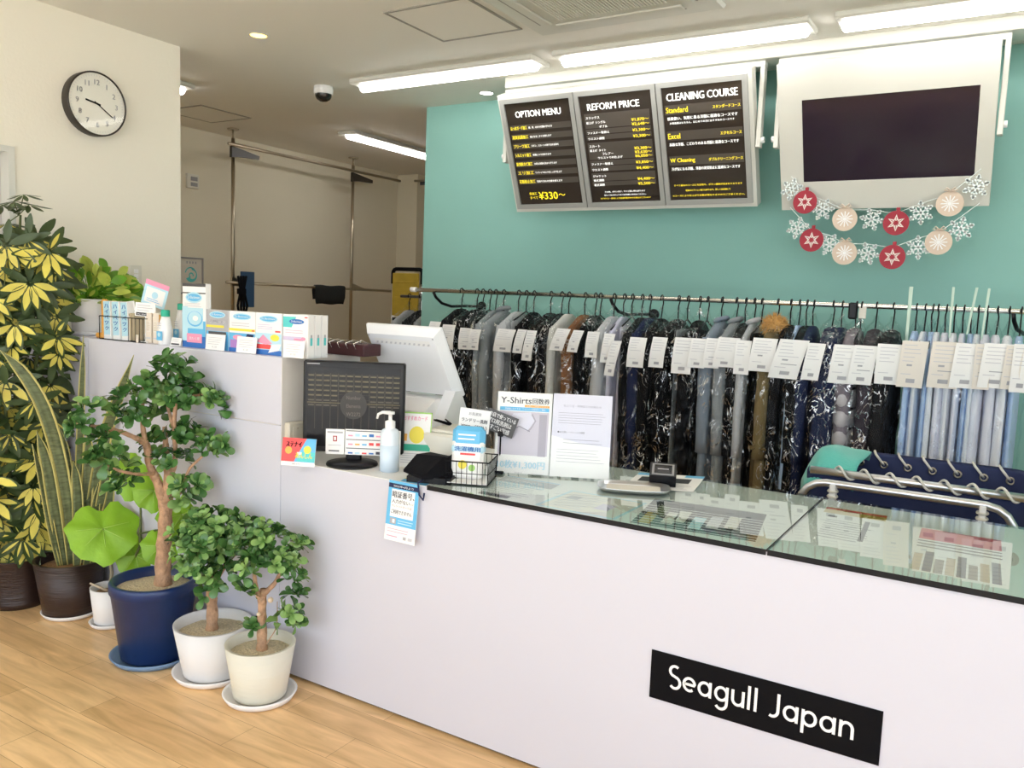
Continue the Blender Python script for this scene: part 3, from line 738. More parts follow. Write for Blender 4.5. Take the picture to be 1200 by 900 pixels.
root = thing('reception_counter', 'long white reception counter with glass covered top and black name plate', 'counter', (-.5, 2.65, 0))
oc = (-.5, 2.65, 0)
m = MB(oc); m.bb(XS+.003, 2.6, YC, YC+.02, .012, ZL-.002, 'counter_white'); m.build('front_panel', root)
m = MB(oc); m.bb(XS+.003, 2.6, YC+.02, YCB, .012, ZL-.02, 'counter_side'); m.bb(XS+.01, 2.6, YC+.015, YCB-.02, 0, .015, 'black_matte'); m.build('body', root)
m = MB(oc); m.bb(XS+.003, 2.6, YC+.0005, YCB, ZL-.02, ZL, 'counter_top'); m.build('worktop', root)
m = MB(oc); z0 = ZL+.0003
xg = [-1.705, -.5335, .66, 1.85]; ends = [(-1.705, -.5355), (-.5315, .66), (.664, 2.59)]
for a, b in ends:
    m = MB(oc); m.bb(a, b, YC-.006, YCB+.004, ZL+.0012, ZL+.0065, 'counter_glass'); g = m.build('glass_top', root)
    m = MB(oc); m.bb(a, b, YC-.0075, YC-.0062, ZL-.009, ZL+.0070, 'black_plastic'); m.bb(b-.0005, b+.0035, YC-.006, YCB+.004, ZL+.0008, ZL+.0068, 'black_plastic'); m.build('glass_edge', g)
# name plate
a = (-.8495, .367); b = (-.2085, .516)
m = MB(oc); m.bb(a[0], b[0], YC-.003, YC-.0002, a[1], b[1], 'sign_black'); npl = m.build('name_plate', root); npl['label'] = 'black name plate with white lettering'
# single-storey round lettering drawn as strokes
def arc(cx, cy, r, a0, a1, n=14, ry=None):
    ry = ry or r
    return [(cx+r*math.cos(math.radians(a0+(a1-a0)*i/n)), cy+ry*math.sin(math.radians(a0+(a1-a0)*i/n))) for i in range(n+1)]
def ribbon(F, pts, w, m_, l):
    P = np.array(pts, float); T = np.gradient(P, axis=0); T /= np.linalg.norm(T, axis=1)[:, None]+1e-9; Nn = np.stack([-T[:, 1], T[:, 0]], 1)*w/2
    A = [F.pt(*q, l) for q in P+Nn]; B = [F.pt(*q, l) for q in P-Nn]; k = len(P)
    F.mb.add(A+B, [(k+i, k+i+1, i+1, i) for i in range(k-1)], m_)
x = .5  # x-height .5, cap .72
def glyph(c):
    if c == 'S': return [arc(.22, .545, .175, 50, 250, 12, .165)[:-1]+arc(.235, .18, .19, 80, -140, 14, .185)[0:]], .46
    if c == 'e': return [[(.06, .25)]+[(.44, .25)]+arc(.25, .25, .2, 10, 310, 18)], .50
    if c == 'a': return [arc(.25, .25, .2, 0, 360, 24), [(.45, .5), (.45, .0)]], .54
    if c == 'g': return [arc(.25, .25, .2, 0, 360, 24), [(.45, .5), (.45, 0)]+arc(.25, -.03, .2, 0, -145, 10)], .54
    if c == 'u': return [[(.05, .5), (.05, .22)]+arc(.23, .22, .18, 180, 360, 12)+[(.41, .5)], [(.41, .5), (.41, 0)]], .50
    if c == 'l': return [[(.05, .74), (.05, 0)]], .17
    if c == 'J': return [[(.30, .74), (.30, .20)]+arc(.12, .20, .18, 0, -120, 10)], .40
    if c == 'p': return [arc(.25, .25, .2, 0, 360, 24), [(.05, .5), (.05, -.22)]], .52
    if c == 'n': return [[(.05, .5), (.05, 0)], [(.05, .28)]+arc(.23, .28, .18, 180, 0, 12)+[(.41, 0)]], .50
    return [], .22
m = MB(oc); F = Face(m, (a[0], YC-.003, a[1]), (1, 0, 0), (0, 0, 1))
tot = sum(glyph(c)[1]+.055 for c in 'Seagull Japan'); s = .525/tot; cx = .058; sv = .094; kk = 0
for c in 'Seagull Japan':
    st, adv = glyph(c)
    for p in st:
        kk += 1; ribbon(F, [(cx+q[0]*s, .050+q[1]*sv) for q in p], .0082, 'white', .0012+.00025*(kk % 2))
    cx += (adv+.055)*s
m.build('lettering', npl)

# sheets printed under the glass
def sheet(cor, label, draw, name='leaflet', z=ZL+.0006):
    """cor: lower-left, lower-right, upper-left on the worktop"""
    A, B, C_ = [np.array([*q, z]) for q in cor]
    m = MB(A); U = B-A; V = C_-A; w, h = np.linalg.norm(U), np.linalg.norm(V)
    F = Face(m, A, U, V); F.slab(0, 0, w, h, 'paper', .0004, .0); F.N = np.array([0, 0, 1.]); draw(F, w, h)
    o = m.build(name); tag(o, label, 'leaflet'); return o
L = .00025
def d1(F, w, h):
    F.rect(.01, h-.10, w-.01, h-.02, 'ink_grey', L); F.rect(.01, h-.015, w-.01, h-.006, 'sky', L); F.lines(.03, w-.03, h-.12, .05, 7, 'ink_light', l=L); F.rect(.04, .02, .16, .055, 'black_plastic', L)
    F.text('お得なクーポン', .03, h-.08, 'white', h=.035, w=w*.6, l=L*1.5)
def d2(F, w, h):
    F.rect(0, 0, w, h, 'pale_sky', L); F.rect(.012, .012, w-.012, h-.012, 'paper_warm', L*1.3); F.lines(.03, w*.6, h-.04, .03, 9, 'ink_light', l=L*1.6); F.rect(w*.12, h*.55, w*.28, h*.75, 'ink_grey', L*1.8); F.rect(w*.6, h*.3, w*.78, h*.6, 'lilac', L*1.8)
def d3(F, w, h):
    F.rect(0, 0, w, h, 'black_plastic', L)
    for i in range(9):
        v = h*.03+i*h*.085; F.rect(.0, v, w, v+.006, 'paper', L*1.8)
    for i, (u, v, mt) in enumerate(((.05, .05, 'mustard'), (.10, .35, 'stem_green'), (.22, .15, 'paper_cream'), (.30, .25, 'paper_cream'), (.45, .1, 'pale_sky'), (.58, .2, 'ink_light'), (.72, .3, 'paper_cream'))): F.rect(u*w, v*h, (u+.1)*w, (v+.42)*h, mt, L*1.2)
    F.rect(0, h*.86, w*.75, h*.97, 'dark_grey', L*1.8)
def d4(F, w, h):
    F.rect(0, h*.80, w, h, 'mustard', L); F.rect(0, h*.93, w, h*.98, 'bright_red', L*1.5); F.rect(.02, h*.68, w*.25, h*.73, 'black_plastic', L)
    F.lines(.02, w-.03, h*.62, h*.04, 9, 'ink_grey', t=.28, l=L); F.rect(w*.7, h*.1, w*.78, h*.7, 'dark_grey', L*1.4)
def d5(F, w, h):
    F.rect(0, h*.72, w, h, 'red', L); F.text('SALE', w*.1, h*.78, 'felt_pale', h=h*.14, w=w*.7, l=L*1.6) if False else None
    for i in range(3): F.rect(0, h*(.66-i*.07), w, h*(.685-i*.07), 'dark_grey', L)
    for i in range(8): F.rect(w*i/8, 0, w*(i+.8)/8, h*(.36+.08*math.sin(i*2.1)), ('kraft', 'dark_grey', 'stem_grey')[i % 3], L)
sheet([(-1.56, 2.285), (-1.315, 2.285), (-1.60, 2.62)], 'leaflet with grey heading under the glass below the shirt poster', d1)
sheet([(-1.29, 2.295), (-1.005, 2.295), (-1.29, 2.56)], 'pale blue bordered price leaflet under the glass beside its front edge', d2)
sheet([(-.955, 2.30), (-.585, 2.34), (-1.01, 2.64)], 'dark leaflet with white stripes under the middle of the glass', d3)
sheet([(-.475, 2.50), (-.285, 2.50), (-.50, 2.93)], 'leaflet with mustard and red heading under the right glass pane', d4)
sheet([(-.185, 2.36), (.03, 2.36), (-.20, 2.84)], 'leaflet with red banner above brown photographs under the right glass pane', d5)

# outlet plate on the cabinet side
root = thing('outlet_plate', 'beige outlet box on the side of the tall cabinet', 'wall outlet', (XS+.003, 2.32, .955))
m = MB(); m.bb(0, .03, -.038, .045, -.06, .07, 'beige_plastic', bev=.005); m.bb(.03, .034, -.02, .028, -.045, .055, 'beige_plastic', bev=.002); m.build('housing', root)
m = MB(); m.disc((.0345, .004, .045), .004, 'brass_steel', 12, (1, 0, 0)); m.bb(.033, .037, -.03, -.015, -.055, -.03, 'dark_grey'); m.build('screw', root)

# ---- monitor
MZ = ZL+.0
base = np.array([-2.155, 2.375, ZL])
root = thing('monitor', 'black desktop monitor on a round foot facing the customer', 'monitor', tuple(base), rot=(0, 0, math.radians(31)))
m = MB(); m.lathe((0, 0, 0), [(.001, 0), (.098, 0), (.1, .004), (.097, .010), (.05, .016), (.001, .018)], 'black_plastic', 36); m.build('foot', root)
m = MB(); m.box((0, .035, .12), (.06, .03, .22), 'black_plastic', bev=.006); m.build('neck', root)
sw, sh, sz = .392, .355, .045
m = MB(); m.box((0, .025, sz+sh/2), (sw, .035, sh), 'monitor_black', bev=.005); m.build('bezel', root)
m = MB(); F = Face(m, (-sw/2+.016, .0072, sz+.022), (1, 0, 0), (0, 0, 1)); w, h = sw-.032, sh-.044
F.slab(0, 0, w, h, 'screen_off', .002, 0)
for r in range(7):
    v = h*.90-r*h*.062
    for k in range(12):
        if .34 < (k+.5)/12 < .66 and r > 3: continue
        F.rect(w*(k+.12)/12, v-.006, w*(k+.88)/12, v-.001, 'screen_ink' if r < 5 else 'screen_dim', .0005)
    F.rect(0, v+.001, w, v+.0016, 'screen_dim', .0005)
for k in range(1, 12): F.rect(w*k/12-.0006, h*.22, w*k/12+.0006, h*.92, 'screen_dim', .0004)
F.rect(0, h*.545, w, h*.555, 'screen_ink', .0006)
F.circ(w*.5, h*.53, .052, 'screen_oval', .055, .0009)
for k, s_ in enumerate(('Number', 'Elements', 'W2272')): F.text(s_, w*.5, h*.60-k*.032, 'screen_text', h=.014, w=.055, align='c', l=.0014)
m.build('screen', root)
m = MB(); F = Face(m, (-sw/2+.014, .0072, sz+sh-.014), (1, 0, 0), (0, 0, 1)); F.rect(0, 0, .05, .004, 'ink_grey', .001); m.build('badge', root)
# card strip taped to the lower bezel
R31 = Matrix.Rotation(math.radians(31), 4, 'Z')
def onmon(p): q = R31 @ Vector(p); return (base[0]+q.x, base[1]+q.y, base[2]+q.z)
root = thing('payment_sign', 'white card of payment logos standing against the monitor foot', 'sign', onmon((-.103, -.004, .04)), rot=(0, 0, math.radians(31)))
m = MB(); F = Face(m, (0, 0, 0), (1, 0, 0), (0, 0, 1)); F.slab(0, 0, .072, .098, 'paper', .002, 0)
F.rect(.006, .082, .066, .089, 'ink_grey'); F.rect(.028, .050, .044, .072, 'burgundy'); F.rect(.032, .054, .040, .068, 'paper', .0009); F.lines(.01, .062, .040, .030, 1, 'ink_light'); F.lines(.012, .06, .02, .006, 1, 'ink_dark'); m.build('left_card', root)
m = MB(); F = Face(m, (.075, 0, 0), (1, 0, 0), (0, 0, 1)); F.slab(0, 0, .215, .100, 'paper', .002, 0)
random.seed(3)
for r in range(3):
    v = .072-r*.034; F.rect(.004, v+.020, .200, v+.023, 'ink_dark')
    for k in range(7):
        mt = random.choice(['bright_red', 'sky', 'mustard', 'pink', 'ink_dark', 'pale_sky', 'orange', 'blue'])
        F.rect(.012+k*.027, v, .012+k*.027+.018, v+random.choice([.006, .011]), mt, .0009)
m.build('right_card', root)
# red and blue flyer card
root = thing('flyer_card', 'red and light blue flyer card leaning beside the monitor', 'card', onmon((-.262, -.055, 0)), rot=(-.18, 0, math.radians(22)))
m = MB(); F = Face(m, (0, 0, 0), (1, 0, 0), (0, 0, 1)); w, h = .135, .106
F.slab(0, 0, w, h, 'paper', .002, 0); F.rect(0, .016, w, h, 'bright_red'); F.poly([(w*.38, .016), (w, .016), (w, h), (w*.72, h)], 'sky', .0009)
F.poly([(w*.45, .018), (w, .018), (w, .055), (w*.6, .055)], 'turq', .0012); F.circ(w*.76, h*.60, .015, 'yellow', l=.0015)
F.text('ステナイ', w*.12, h*.68, 'black_matte', h=.020, w=.062, l=.0016, bold=.001); F.text('あんしん', w*.42, h*.28, 'yellow', h=.022, w=.068, l=.0017, bold=.0006); F.circ(w*.2, h*.55, .014, 'orange', l=.0013); F.rect(w*.45, h*.42, w*.6, h*.5, 'white', .0013)
F.text('ご案内', w*.2, .004, 'ink_grey', h=.008, w=.05)
m.build('card', root)
m = MB(); m.box((w/2, .018, .03), (w*.5, .035, .003), 'acrylic', rx=1.0); m.build('stand', root)

# ---- hand sanitizer
b = at(456.5, 553, Z=ZL); b = at(456, 552, Z=ZL)
root = thing('pump_bottle', 'clear sanitizer bottle with white pump beside the monitor', 'pump bottle', tuple(b), rot=(0, 0, .5))
r_ = .036
m = MB(); m.lathe((0, 0, 0), [(.001, 0), (r_-.003, 0), (r_, .005), (r_, .145), (r_-.006, .158), (.018, .165), (.015, .167)], 'bottle_clear', 28); m.build('bottle', root)
m = MB(); m.lathe((0, 0, .002), [(.001, 0), (r_+.0006, .001), (r_+.0006, .100), (.001, .1005)], 'bottle_liquid', 28); m.build('liquid', root)
m = MB(); m.lathe((0, 0, .164), [(.019, 0), (.019, .026), (.010, .030), (.007, .031), (.007, .052), (.016, .053), (.016, .062), (.001, .063)], 'white', 20)
m.tube([(0, 0, .222), (-.030, 0, .223), (-.046, 0, .215), (-.050, 0, .198)], [.008, .006, .005, .004], 'white', 8); m.build('pump', root)

# ---- POS terminal
po = np.array([-2.1, 2.80, ZL])
root = thing('pos_terminal', 'white point of sale terminal seen from behind with tilted display', 'cash register terminal', tuple(po))
xl, xr = -2.366, -1.973
A = np.array([xl, 2.827, 1.108]); U = np.array([1., 0, 0]); V = np.array([0, 2.65-2.827, 1.395-1.108]); Hh = np.linalg.norm(V)
m = MB(po); F = Face(m, A, U, V); wd = xr-xl; t = .035
P0_ = [(0, 0), (wd, 0), (wd, Hh), (0, Hh)]; ins = .022
outer = [F.pt(u, v, -t) for u, v in P0_]; inner = [F.pt(u+(ins if u == 0 else -ins), v+(ins if v == 0 else -ins), 0) for u, v in P0_]
outer2 = [F.pt(u, v, -t-.012) for u, v in P0_]
m.add(outer+inner+outer2, [(4, 5, 6, 7), (0, 1, 5, 4), (1, 2, 6, 5), (2, 3, 7, 6), (3, 0, 4, 7), (8, 9, 1, 0), (9, 10, 2, 1), (10, 11, 3, 2), (11, 8, 0, 3)], 'pos_white')
dp = m.build('display', root)
m = MB(po); F2 = Face(m, A, U, V)
F2.rect(.05, Hh-.068, wd-.05, Hh-.042, 'white', .0008)
for i in range(12): F2.poly([(.056+i*.0245, Hh-.066), (.066+i*.0245, Hh-.066), (.072+i*.0245, Hh-.056), (.062+i*.0245, Hh-.056)], 'ink_light', .0014)
F2.circ(.028, Hh-.03, .004, 'ink_grey', l=.001); F2.circ(wd-.028, Hh-.03, .004, 'ink_grey', l=.001); m.build('vent_slots', dp)
m = MB(po); F2 = Face(m, A, U, V); F2.slab(.0, -.001, wd, Hh-.001, 'black_gloss', .001, -t-.0125); m.build('screen', dp)
m = MB(po); # base body: sloped housing
prof = [(2.66, ZL), (2.66, ZL+.19), (2.74, ZL+.235), (2.88, ZL+.235), (3.0, ZL+.16), (3.0, ZL)]
m.prism([(y, z) for y, z in prof], (-2.33, 0, 0), (0, 1, 0), (0, 0, 1), (1, 0, 0), .30, 'white_plastic'); bs = m.build('base', root)
m = MB(po)
for r in range(7):
    for k in range(17): m.bb(-2.31+k*.0165, -2.301+k*.0165, 2.657, 2.661, ZL+.07+r*.015, ZL+.079+r*.015, 'grey_plastic')
for r in range(6):
    for k in range(5): m.bb(-2.031, -2.029, 2.69+k*.03, 2.71+k*.03, ZL+.06+r*.016, ZL+.068+r*.016, 'ink_grey')
m.build('vent_grille', bs)
m = MB(po); m.prism([(2.70, ZL), (2.70, ZL+.12), (2.80, ZL+.27), (2.84, ZL+.27), (2.88, ZL+.20), (2.88, ZL)], (-2.03, 0, 0), (0, 1, 0), (0, 0, 1), (1, 0, 0), .055, 'pos_white'); m.build('arm', root)
# maroon card rack behind
root = thing('card_rack', 'dark maroon card rack with silver loops behind the monitor', 'rack', (-2.62, 2.62, ZT))
m = MB(); m.bb(-.0, .34, -.05, .06, 0, .05, 'maroon', bev=.004); m.build('box', root)
for k in range(7):
    m = MB(); m.tube([(.03+k*.045, -.052, .03), (.02+k*.045, -.058, .052), (.03+k*.045, -.02, .064), (.05+k*.045, .01, .05)], .0022, 'chrome', 6); m.build('loop', root)
# ---- receipt printer
b = np.array([-1.885, 2.65, ZL])
root = thing('receipt_printer', 'cream receipt printer with cable between bottle and price basket', 'printer', tuple(b), rot=(0, 0, .12))
m = MB(); m.box((0, 0, .066), (.145, .20, .132), 'cream_plastic', bev=.008); m.build('housing', root)
m = MB(); m.box((0, .01, .138), (.13, .17, .014), 'cream_plastic', bev=.006); m.build('lid', root)
m = MB(); m.tube([(-.03, .05, .145), (-.09, .02, .165), (-.05, -.03, .175), (0, 0, .160), (-.06, .06, .165)], .0035, 'black_matte', 6); m.tube([(.05, .03, .145), (.06, -.02, .185), (.10, -.04, .175)], .003, 'black_matte', 6); m.build('cable', root)
# ---- card with yellow drawing removed: leaning green bordered card
root = thing('leaning_card', 'white card with thin green border leaning behind the black pad', 'card', tuple(at(465, 546, Z=ZL)), rot=(-.28, 0, math.radians(27)))
m = MB(); F = Face(m, (0, 0, 0), (1, 0, 0), (0, 0, 1)); w, h = .125, .215
F.slab(0, 0, w, h, 'paper', .002, 0); F.rect(.0, h-.006, w, h, 'lime_line'); F.rect(w-.004, .09, w, h, 'lime_line'); F.text('おすすめカード', .012, h-.034, 'pink', h=.018, w=w-.03, bold=.0005)
F.rect(.0, .062, w, .088, 'green'); F.lines(.012, w-.01, .055, .012, 5, 'ink_light'); F.circ(w*.55, .125, .030, 'yellow', .034); F.rect(w*.14, .1, w*.25, .128, 'orange')
m.build('card', root)
m = MB(); m.box((w/2, .03, .10), (.04, .004, .18), 'acrylic', rx=-.32); m.build('stand', root)

# ---- black covered key pad
b = np.array([-1.775, 2.385, ZL])
root = thing('card_terminal', 'black card terminal with privacy hood on the counter edge', 'card terminal', tuple(b), rot=(0, 0, math.radians(20)))
root.scale = (1.25, 1.15, 1.0)
m = MB(); m.prism([(-.075, 0), (.085, 0), (.085, .035), (-.075, .022)], (-.055, 0, 0), (0, 1, 0), (0, 0, 1), (1, 0, 0), .13, 'black_plastic'); m.build('body', root)
m = MB(); m.add([(-.065, -.075, .045), (.0, -.10, .030), (.115, .02, .040), (.10, .11, .052), (-.035, .10, .075), (-.055, .02, .082), (.035, .0, .085),
                 (-.065, -.075, .036), (.0, -.10, .020), (.115, .02, .010), (.10, .11, .010), (-.035, .10, .05), (-.055, .02, .055)],
                [(0, 1, 6), (1, 2, 6), (2, 3, 6), (3, 4, 6), (4, 5, 6), (5, 0, 6), (0, 7, 8, 1), (1, 8, 9, 2), (2, 9, 10, 3), (3, 10, 11, 4), (4, 11, 12, 5), (5, 12, 7, 0), (7, 12, 11, 10, 9, 8)], 'black_matte'); m.build('hood', root)
m = MB(); 
for r in range(3):
    for k in range(3): m.box((-.035+k*.026, -.06+r*.02, .028+r*.002), (.018, .012, .006), 'dark_grey', bev=.002)
m.build('keypad', root)
# coupons under it
sheet([(-1.835, 2.275), (-1.72, 2.275), (-1.86, 2.36)], 'small blue and yellow coupon under the black card terminal', lambda F, w, h: (F.rect(0, 0, w, h*.5, 'sky', L), F.rect(0, h*.5, w, h, 'yellow', L)), 'coupon', ZL+.0008)
# hanging notice card over the front edge
a = at(464, 565, Y=YC-.012); 
root = thing('hanging_notice', 'blue and white notice card hanging over the counter front edge', 'notice card', tuple(a))
c = [at(464, 564, Y=YC-.008), at(499, 571, Y=YC-.008), at(486, 640, Y=YC-.03), at(450, 631, Y=YC-.03)]
m = MB(a); U = c[1]-c[0]; V = (c[0]-c[3]); w = (np.linalg.norm(U)+np.linalg.norm(c[2]-c[3]))/2; h = np.linalg.norm(V)
F = Face(m, c[3], U, V-U*(V@U)/(U@U)); F.slab(0, 0, w, h, 'paper', .0015, 0)
k = w/.36
def R_(u0, v0, u1, v1, mt, l=.0006): F.rect(u0*w, v0*h, u1*w, v1*h, mt, l)
R_(.0, .26, 1, 1, 'sky'); R_(.12, .40, .88, .86, 'paper', .0009); R_(.0, .88, 1, .955, 'navy', .0009)
F.text('2025年4月より', w*.16, h*.895, 'white', h=h*.04, w=w*.66, l=.0014)
F.text('暗証番号、', w*.15, h*.725, 'ink_dark', h=h*.11, w=w*.72, l=.0014, bold=.0006); F.text('入力がない', w*.15, h*.63, 'ink_dark', h=h*.07, w=w*.58, l=.0014, bold=.0003)
F.text('カードは', w*.75, h*.64, 'ink_dark', h=h*.03, w=w*.11, l=.0014); F.text('クレジットカードは', w*.15, h*.565, 'bright_red', h=h*.04, w=w*.66, l=.0014); F.text('ご利用できません', w*.15, h*.455, 'ink_dark', h=h*.07, w=w*.68, l=.0014, bold=.0003)
R_(.14, .28, .34, .38, 'ink_grey', .0009); R_(.22, .30, .30, .36, 'white', .0012); F.lines(w*.40, w*.9, h*.37, h*.29, 2, 'pale_sky')
F.lines(w*.08, w*.9, h*.22, h*.13, 2, 'pink', t=.2); F.lines(w*.08, w*.5, h*.10, h*.05, 1, 'pink', t=.3); R_(.62, .05, .72, .10, 'ink_grey', .0012); R_(.78, .05, .92, .10, 'ink_light', .0012)
m.build('card', root)
m = MB(a); m.tube([c[1]+np.array([-.035, .03, .015]), c[1]+np.array([-.03, -.006, .012]), c[1]+np.array([-.022, -.008, -.03]), c[1]+np.array([-.004, -.008, -.045]), c[1]+np.array([.0, -.008, -.02])], .0035, 'navy', 6); m.build('strap', root)

# ---- wire basket with packs
b = np.array([-1.632, 2.43, ZL+.0066])
root = thing('wire_basket', 'white backed black wire basket on the glass edge', 'basket', tuple(b), rot=(0, 0, math.radians(22)))
w, d, h = .150, .165, .085
m = MB()
def loop(z, r, e=0): m.tube([(-w/2-e, -d/2-e, z), (w/2+e, -d/2-e, z), (w/2+e, d/2+e, z), (-w/2-e, d/2+e, z), (-w/2-e, -d/2-e, z)], r, 'black_matte', 6)
loop(.003, .002); loop(h, .0026, .004); loop(h*.5, .0014, .002)
for i in range(9):
    x = -w/2+w*i/8
    for s in (-1, 1): m.tube([(x, s*d/2, .003), (x, s*(d/2+.004), h)], .0012, 'black_matte', 5)
    y = -d/2+d*i/8
    for s in (-1, 1): m.tube([(s*w/2, y, .003), (s*(w/2+.004), y, h)], .0012, 'black_matte', 5)
m.build('wire_frame', root)
m = MB(); m.bb(-w/2+.004, w/2-.004, -d/2+.004, d/2-.004, .004, .007, 'paper'); m.bb(w/2-.006, w/2-.004, -d/2+.004, d/2-.004, .007, h-.01, 'paper'); m.build('liner', root)
root2 = thing('product_pack', 'light blue and white packet standing in the wire basket', 'packet', tuple(b+np.array([-.015, -.005, .008])), rot=(-.10, 0, math.radians(22)))
m = MB(); m.box((0, 0, .070), (.115, .05, .140), 'paper', bev=.01); m.build('pouch', root2)
m = MB(); m.box((0, .0, .150), (.118, .054, .075), 'sky', bev=.016); m.box((0, 0, .106), (.119, .053, .030), 'pale_sky', bev=.008)
F = Face(m, (-.055, -.0272, .0), (1, 0, 0), (0, 0, 1)); F.text('洗濯機用', .008, .098, 'blue', h=.018, w=.095, bold=.0005); F.lines(.02, .09, .165, .135, 2, 'white'); m.build('label', root2)
m = MB(); F = Face(m, (-.055, -.0256, .0), (1, 0, 0), (0, 0, 1)); F.circ(.04, .05, .016, 'yellow'); F.circ(.075, .04, .012, 'lime_line'); F.rect(.03, .085, .085, .092, 'bright_red'); F.text('粉末', .02, .015, 'ink_grey', h=.012); m.build('print', root2)
# clip signs
def clip_sign(px, py, Y, w, h, rz, ry, label, face_m, ink, lines, zb):
    c = at(px, py, Y=Y)
    root = thing('clip_sign', label, 'sign', (c[0], c[1], zb), rot=(0, 0, rz))
    zz = c[2]-zb
    m = MB(); R = np.array(Euler((0, ry, 0)).to_matrix()); m.T = (R, np.array([0, 0, zz]))
    F = Face(m, (-w/2, 0, -h/2), (1, 0, 0), (0, 0, 1)); F.slab(0, 0, w, h, face_m, .0015)
    for s, u, v, hh, ww, mt in lines: F.text(s, u*w, v*h, mt, h=hh*h, w=ww*w, bold=.0004)
    m.build('card', root)
    m = MB(); m.tube([(0, .004, .003), (0, .004, zz-h*.3)], .003, 'black_matte', 6); m.box((0, .004, zz-h/2), (.022, .014, .022), 'black_plastic', bev=.003); m.box((0, .004, .006), (.04, .04, .012), 'black_plastic', bev=.003); m.build('stand', root)
clip_sign(556, 493, 2.56, .118, .088, .38, .08, 'white price card on a clip stand behind the wire basket', 'paper', None, [('お洗濯用', .3, .72, .14, .4, 'ink_grey'), ('ランドリー洗剤', .08, .42, .17, .84, 'ink_dark'), ('¥880 （税込）', .08, .12, .20, .84, 'ink_dark')], ZL+.0066)
clip_sign(587, 496, 2.60, .118, .080, .38, .32, 'dark grey tilted card on a clip beside the shirt poster', 'dark_grey', None, [('お店で使っている', .06, .68, .22, .88, 'white'), ('プロ用洗剤は', .06, .38, .24, .80, 'white'), ('すごい実感', .20, .08, .24, .66, 'white')], ZL+.0066)

# ---- two acrylic poster stands
def poster(cor, label, draw):
    BL, BR, TR, TL = cor
    root = thing('poster_stand', label, 'poster', tuple((BL+BR)/2))
    o = (BL+BR)/2
    m = MB(o); U = BR-BL; V = TL-BL; w = np.linalg.norm(U); F = Face(m, BL, U, V-U*(V@U)/(U@U)); h = V@F.V
    F.slab(0, .006, w, h, 'paper', .001, 0); draw(F, w, h); m.build('sheet', root)
    m = MB(o); F = Face(m, BL, U, V-U*(V@U)/(U@U)); F.slab(-.003, 0, w+.003, h+.003, 'acrylic', .002, .0045); F.slab(-.003, 0, w+.003, h+.003, 'acrylic', .002, -.0015)
    F.N = F.N; b0 = F.pt(0, 0, 0); m.add([F.pt(0, 0), F.pt(w, 0), F.pt(w, 0, 0)+np.array([0, .09, 0]), F.pt(0, 0)+np.array([0, .09, 0])], [(0, 1, 2, 3)], 'acrylic'); m.build('acrylic_holder', root)
def pA(F, w, h):
    F.text('Y-Shirts', w*.06, h*.862, 'ink_dark', h=h*.075, w=w*.56, bold=.0003); F.text('回数券', w*.64, h*.862, 'ink_dark', h=h*.07, w=w*.31, bold=.0003)
    F.rect(w*.50, h*.822, w*.95, h*.848, 'orange'); F.text('お得にご利用できます', w*.53, h*.825, 'white', h=h*.018, w=w*.40)
    F.rect(w*.05, h*.775, w*.95, h*.818, 'sky'); F.text('常連様におすすめ！ワイシャツ回数券のご案内', w*.14, h*.785, 'white', h=h*.022, w=w*.74)
    F.rect(w*.05, h*.24, w*.95, h*.765, 'poster_shirt'); F.rect(w*.78, h*.20, w*.92, h*.74, 'poster_shirt2', .0009)
    F.poly([(w*.30, h*.74), (w*.62, h*.76), (w*.70, h*.66), (w*.58, h*.54), (w*.44, h*.60), (w*.28, h*.56), (w*.24, h*.66)], 'poster_ground', .0011)
    ribbon(F, [(w*.64, h*.74), (w*.71, h*.66), (w*.64, h*.57), (w*.58, h*.53)], .006, 'poster_shirt2', .0014); ribbon(F, [(w*.26, h*.53), (w*.42, h*.585), (w*.62, h*.53)], .003, 'poster_lines', .0014)
    F.rect(w*.0, h*.03, w*1, h*.235, 'paper', .0012)
    F.text('10枚¥1,300円', w*.06, h*.075, 'pale_sky', h=h*.10, w=w*.86, bold=.0008, l=.002); F.text('Seagull', w*.38, h*.022, 'ink_grey', h=h*.014, w=w*.14, l=.002)
def pB(F, w, h):
    F.poly([(0, h*.50), (w*.5, h*.42), (w, h*.39), (w, h), (0, h)], 'poster_ground', .0007)  # bright band at the sheet's foot painted in: left paler below this edge
    F.text('仕上り日・特殊加工のお知らせ', w*.18, h*.845, 'poster_lines', h=h*.028, w=w*.64); F.lines(w*.1, w*.9, h*.79, h*.64, 5, 'poster_lines', t=.12, rag=.1)
    F.text('■お引渡し・クレームの期限', w*.10, h*.535, 'ink_dark', h=h*.022, w=w*.46)
    F.lines(w*.2, w*.9, h*.48, h*.40, 2, 'poster_lines', t=.12, rag=.5); F.lines(w*.1, w*.93, h*.36, h*.18, 5, 'poster_lines', t=.08, rag=.3)
YP = .887
def grp(bl, br, tr, tl, lean):
    BL = at(*bl, Z=YP); BR = at(*br, Z=YP); return BL, BR, at(*tr, Y=BR[1]+lean), at(*tl, Y=BL[1]+lean)
poster(grp((578, 555), (642.5, 559), (650, 462.7), (582.7, 458.3), .06), 'acrylic stand with shirt ticket poster on the counter glass', pA)
poster(grp((643.5, 559.5), (713, 564), (720, 465.7), (651, 461), .06), 'acrylic stand with plain pale notice sheet, right of the shirt poster', pB)

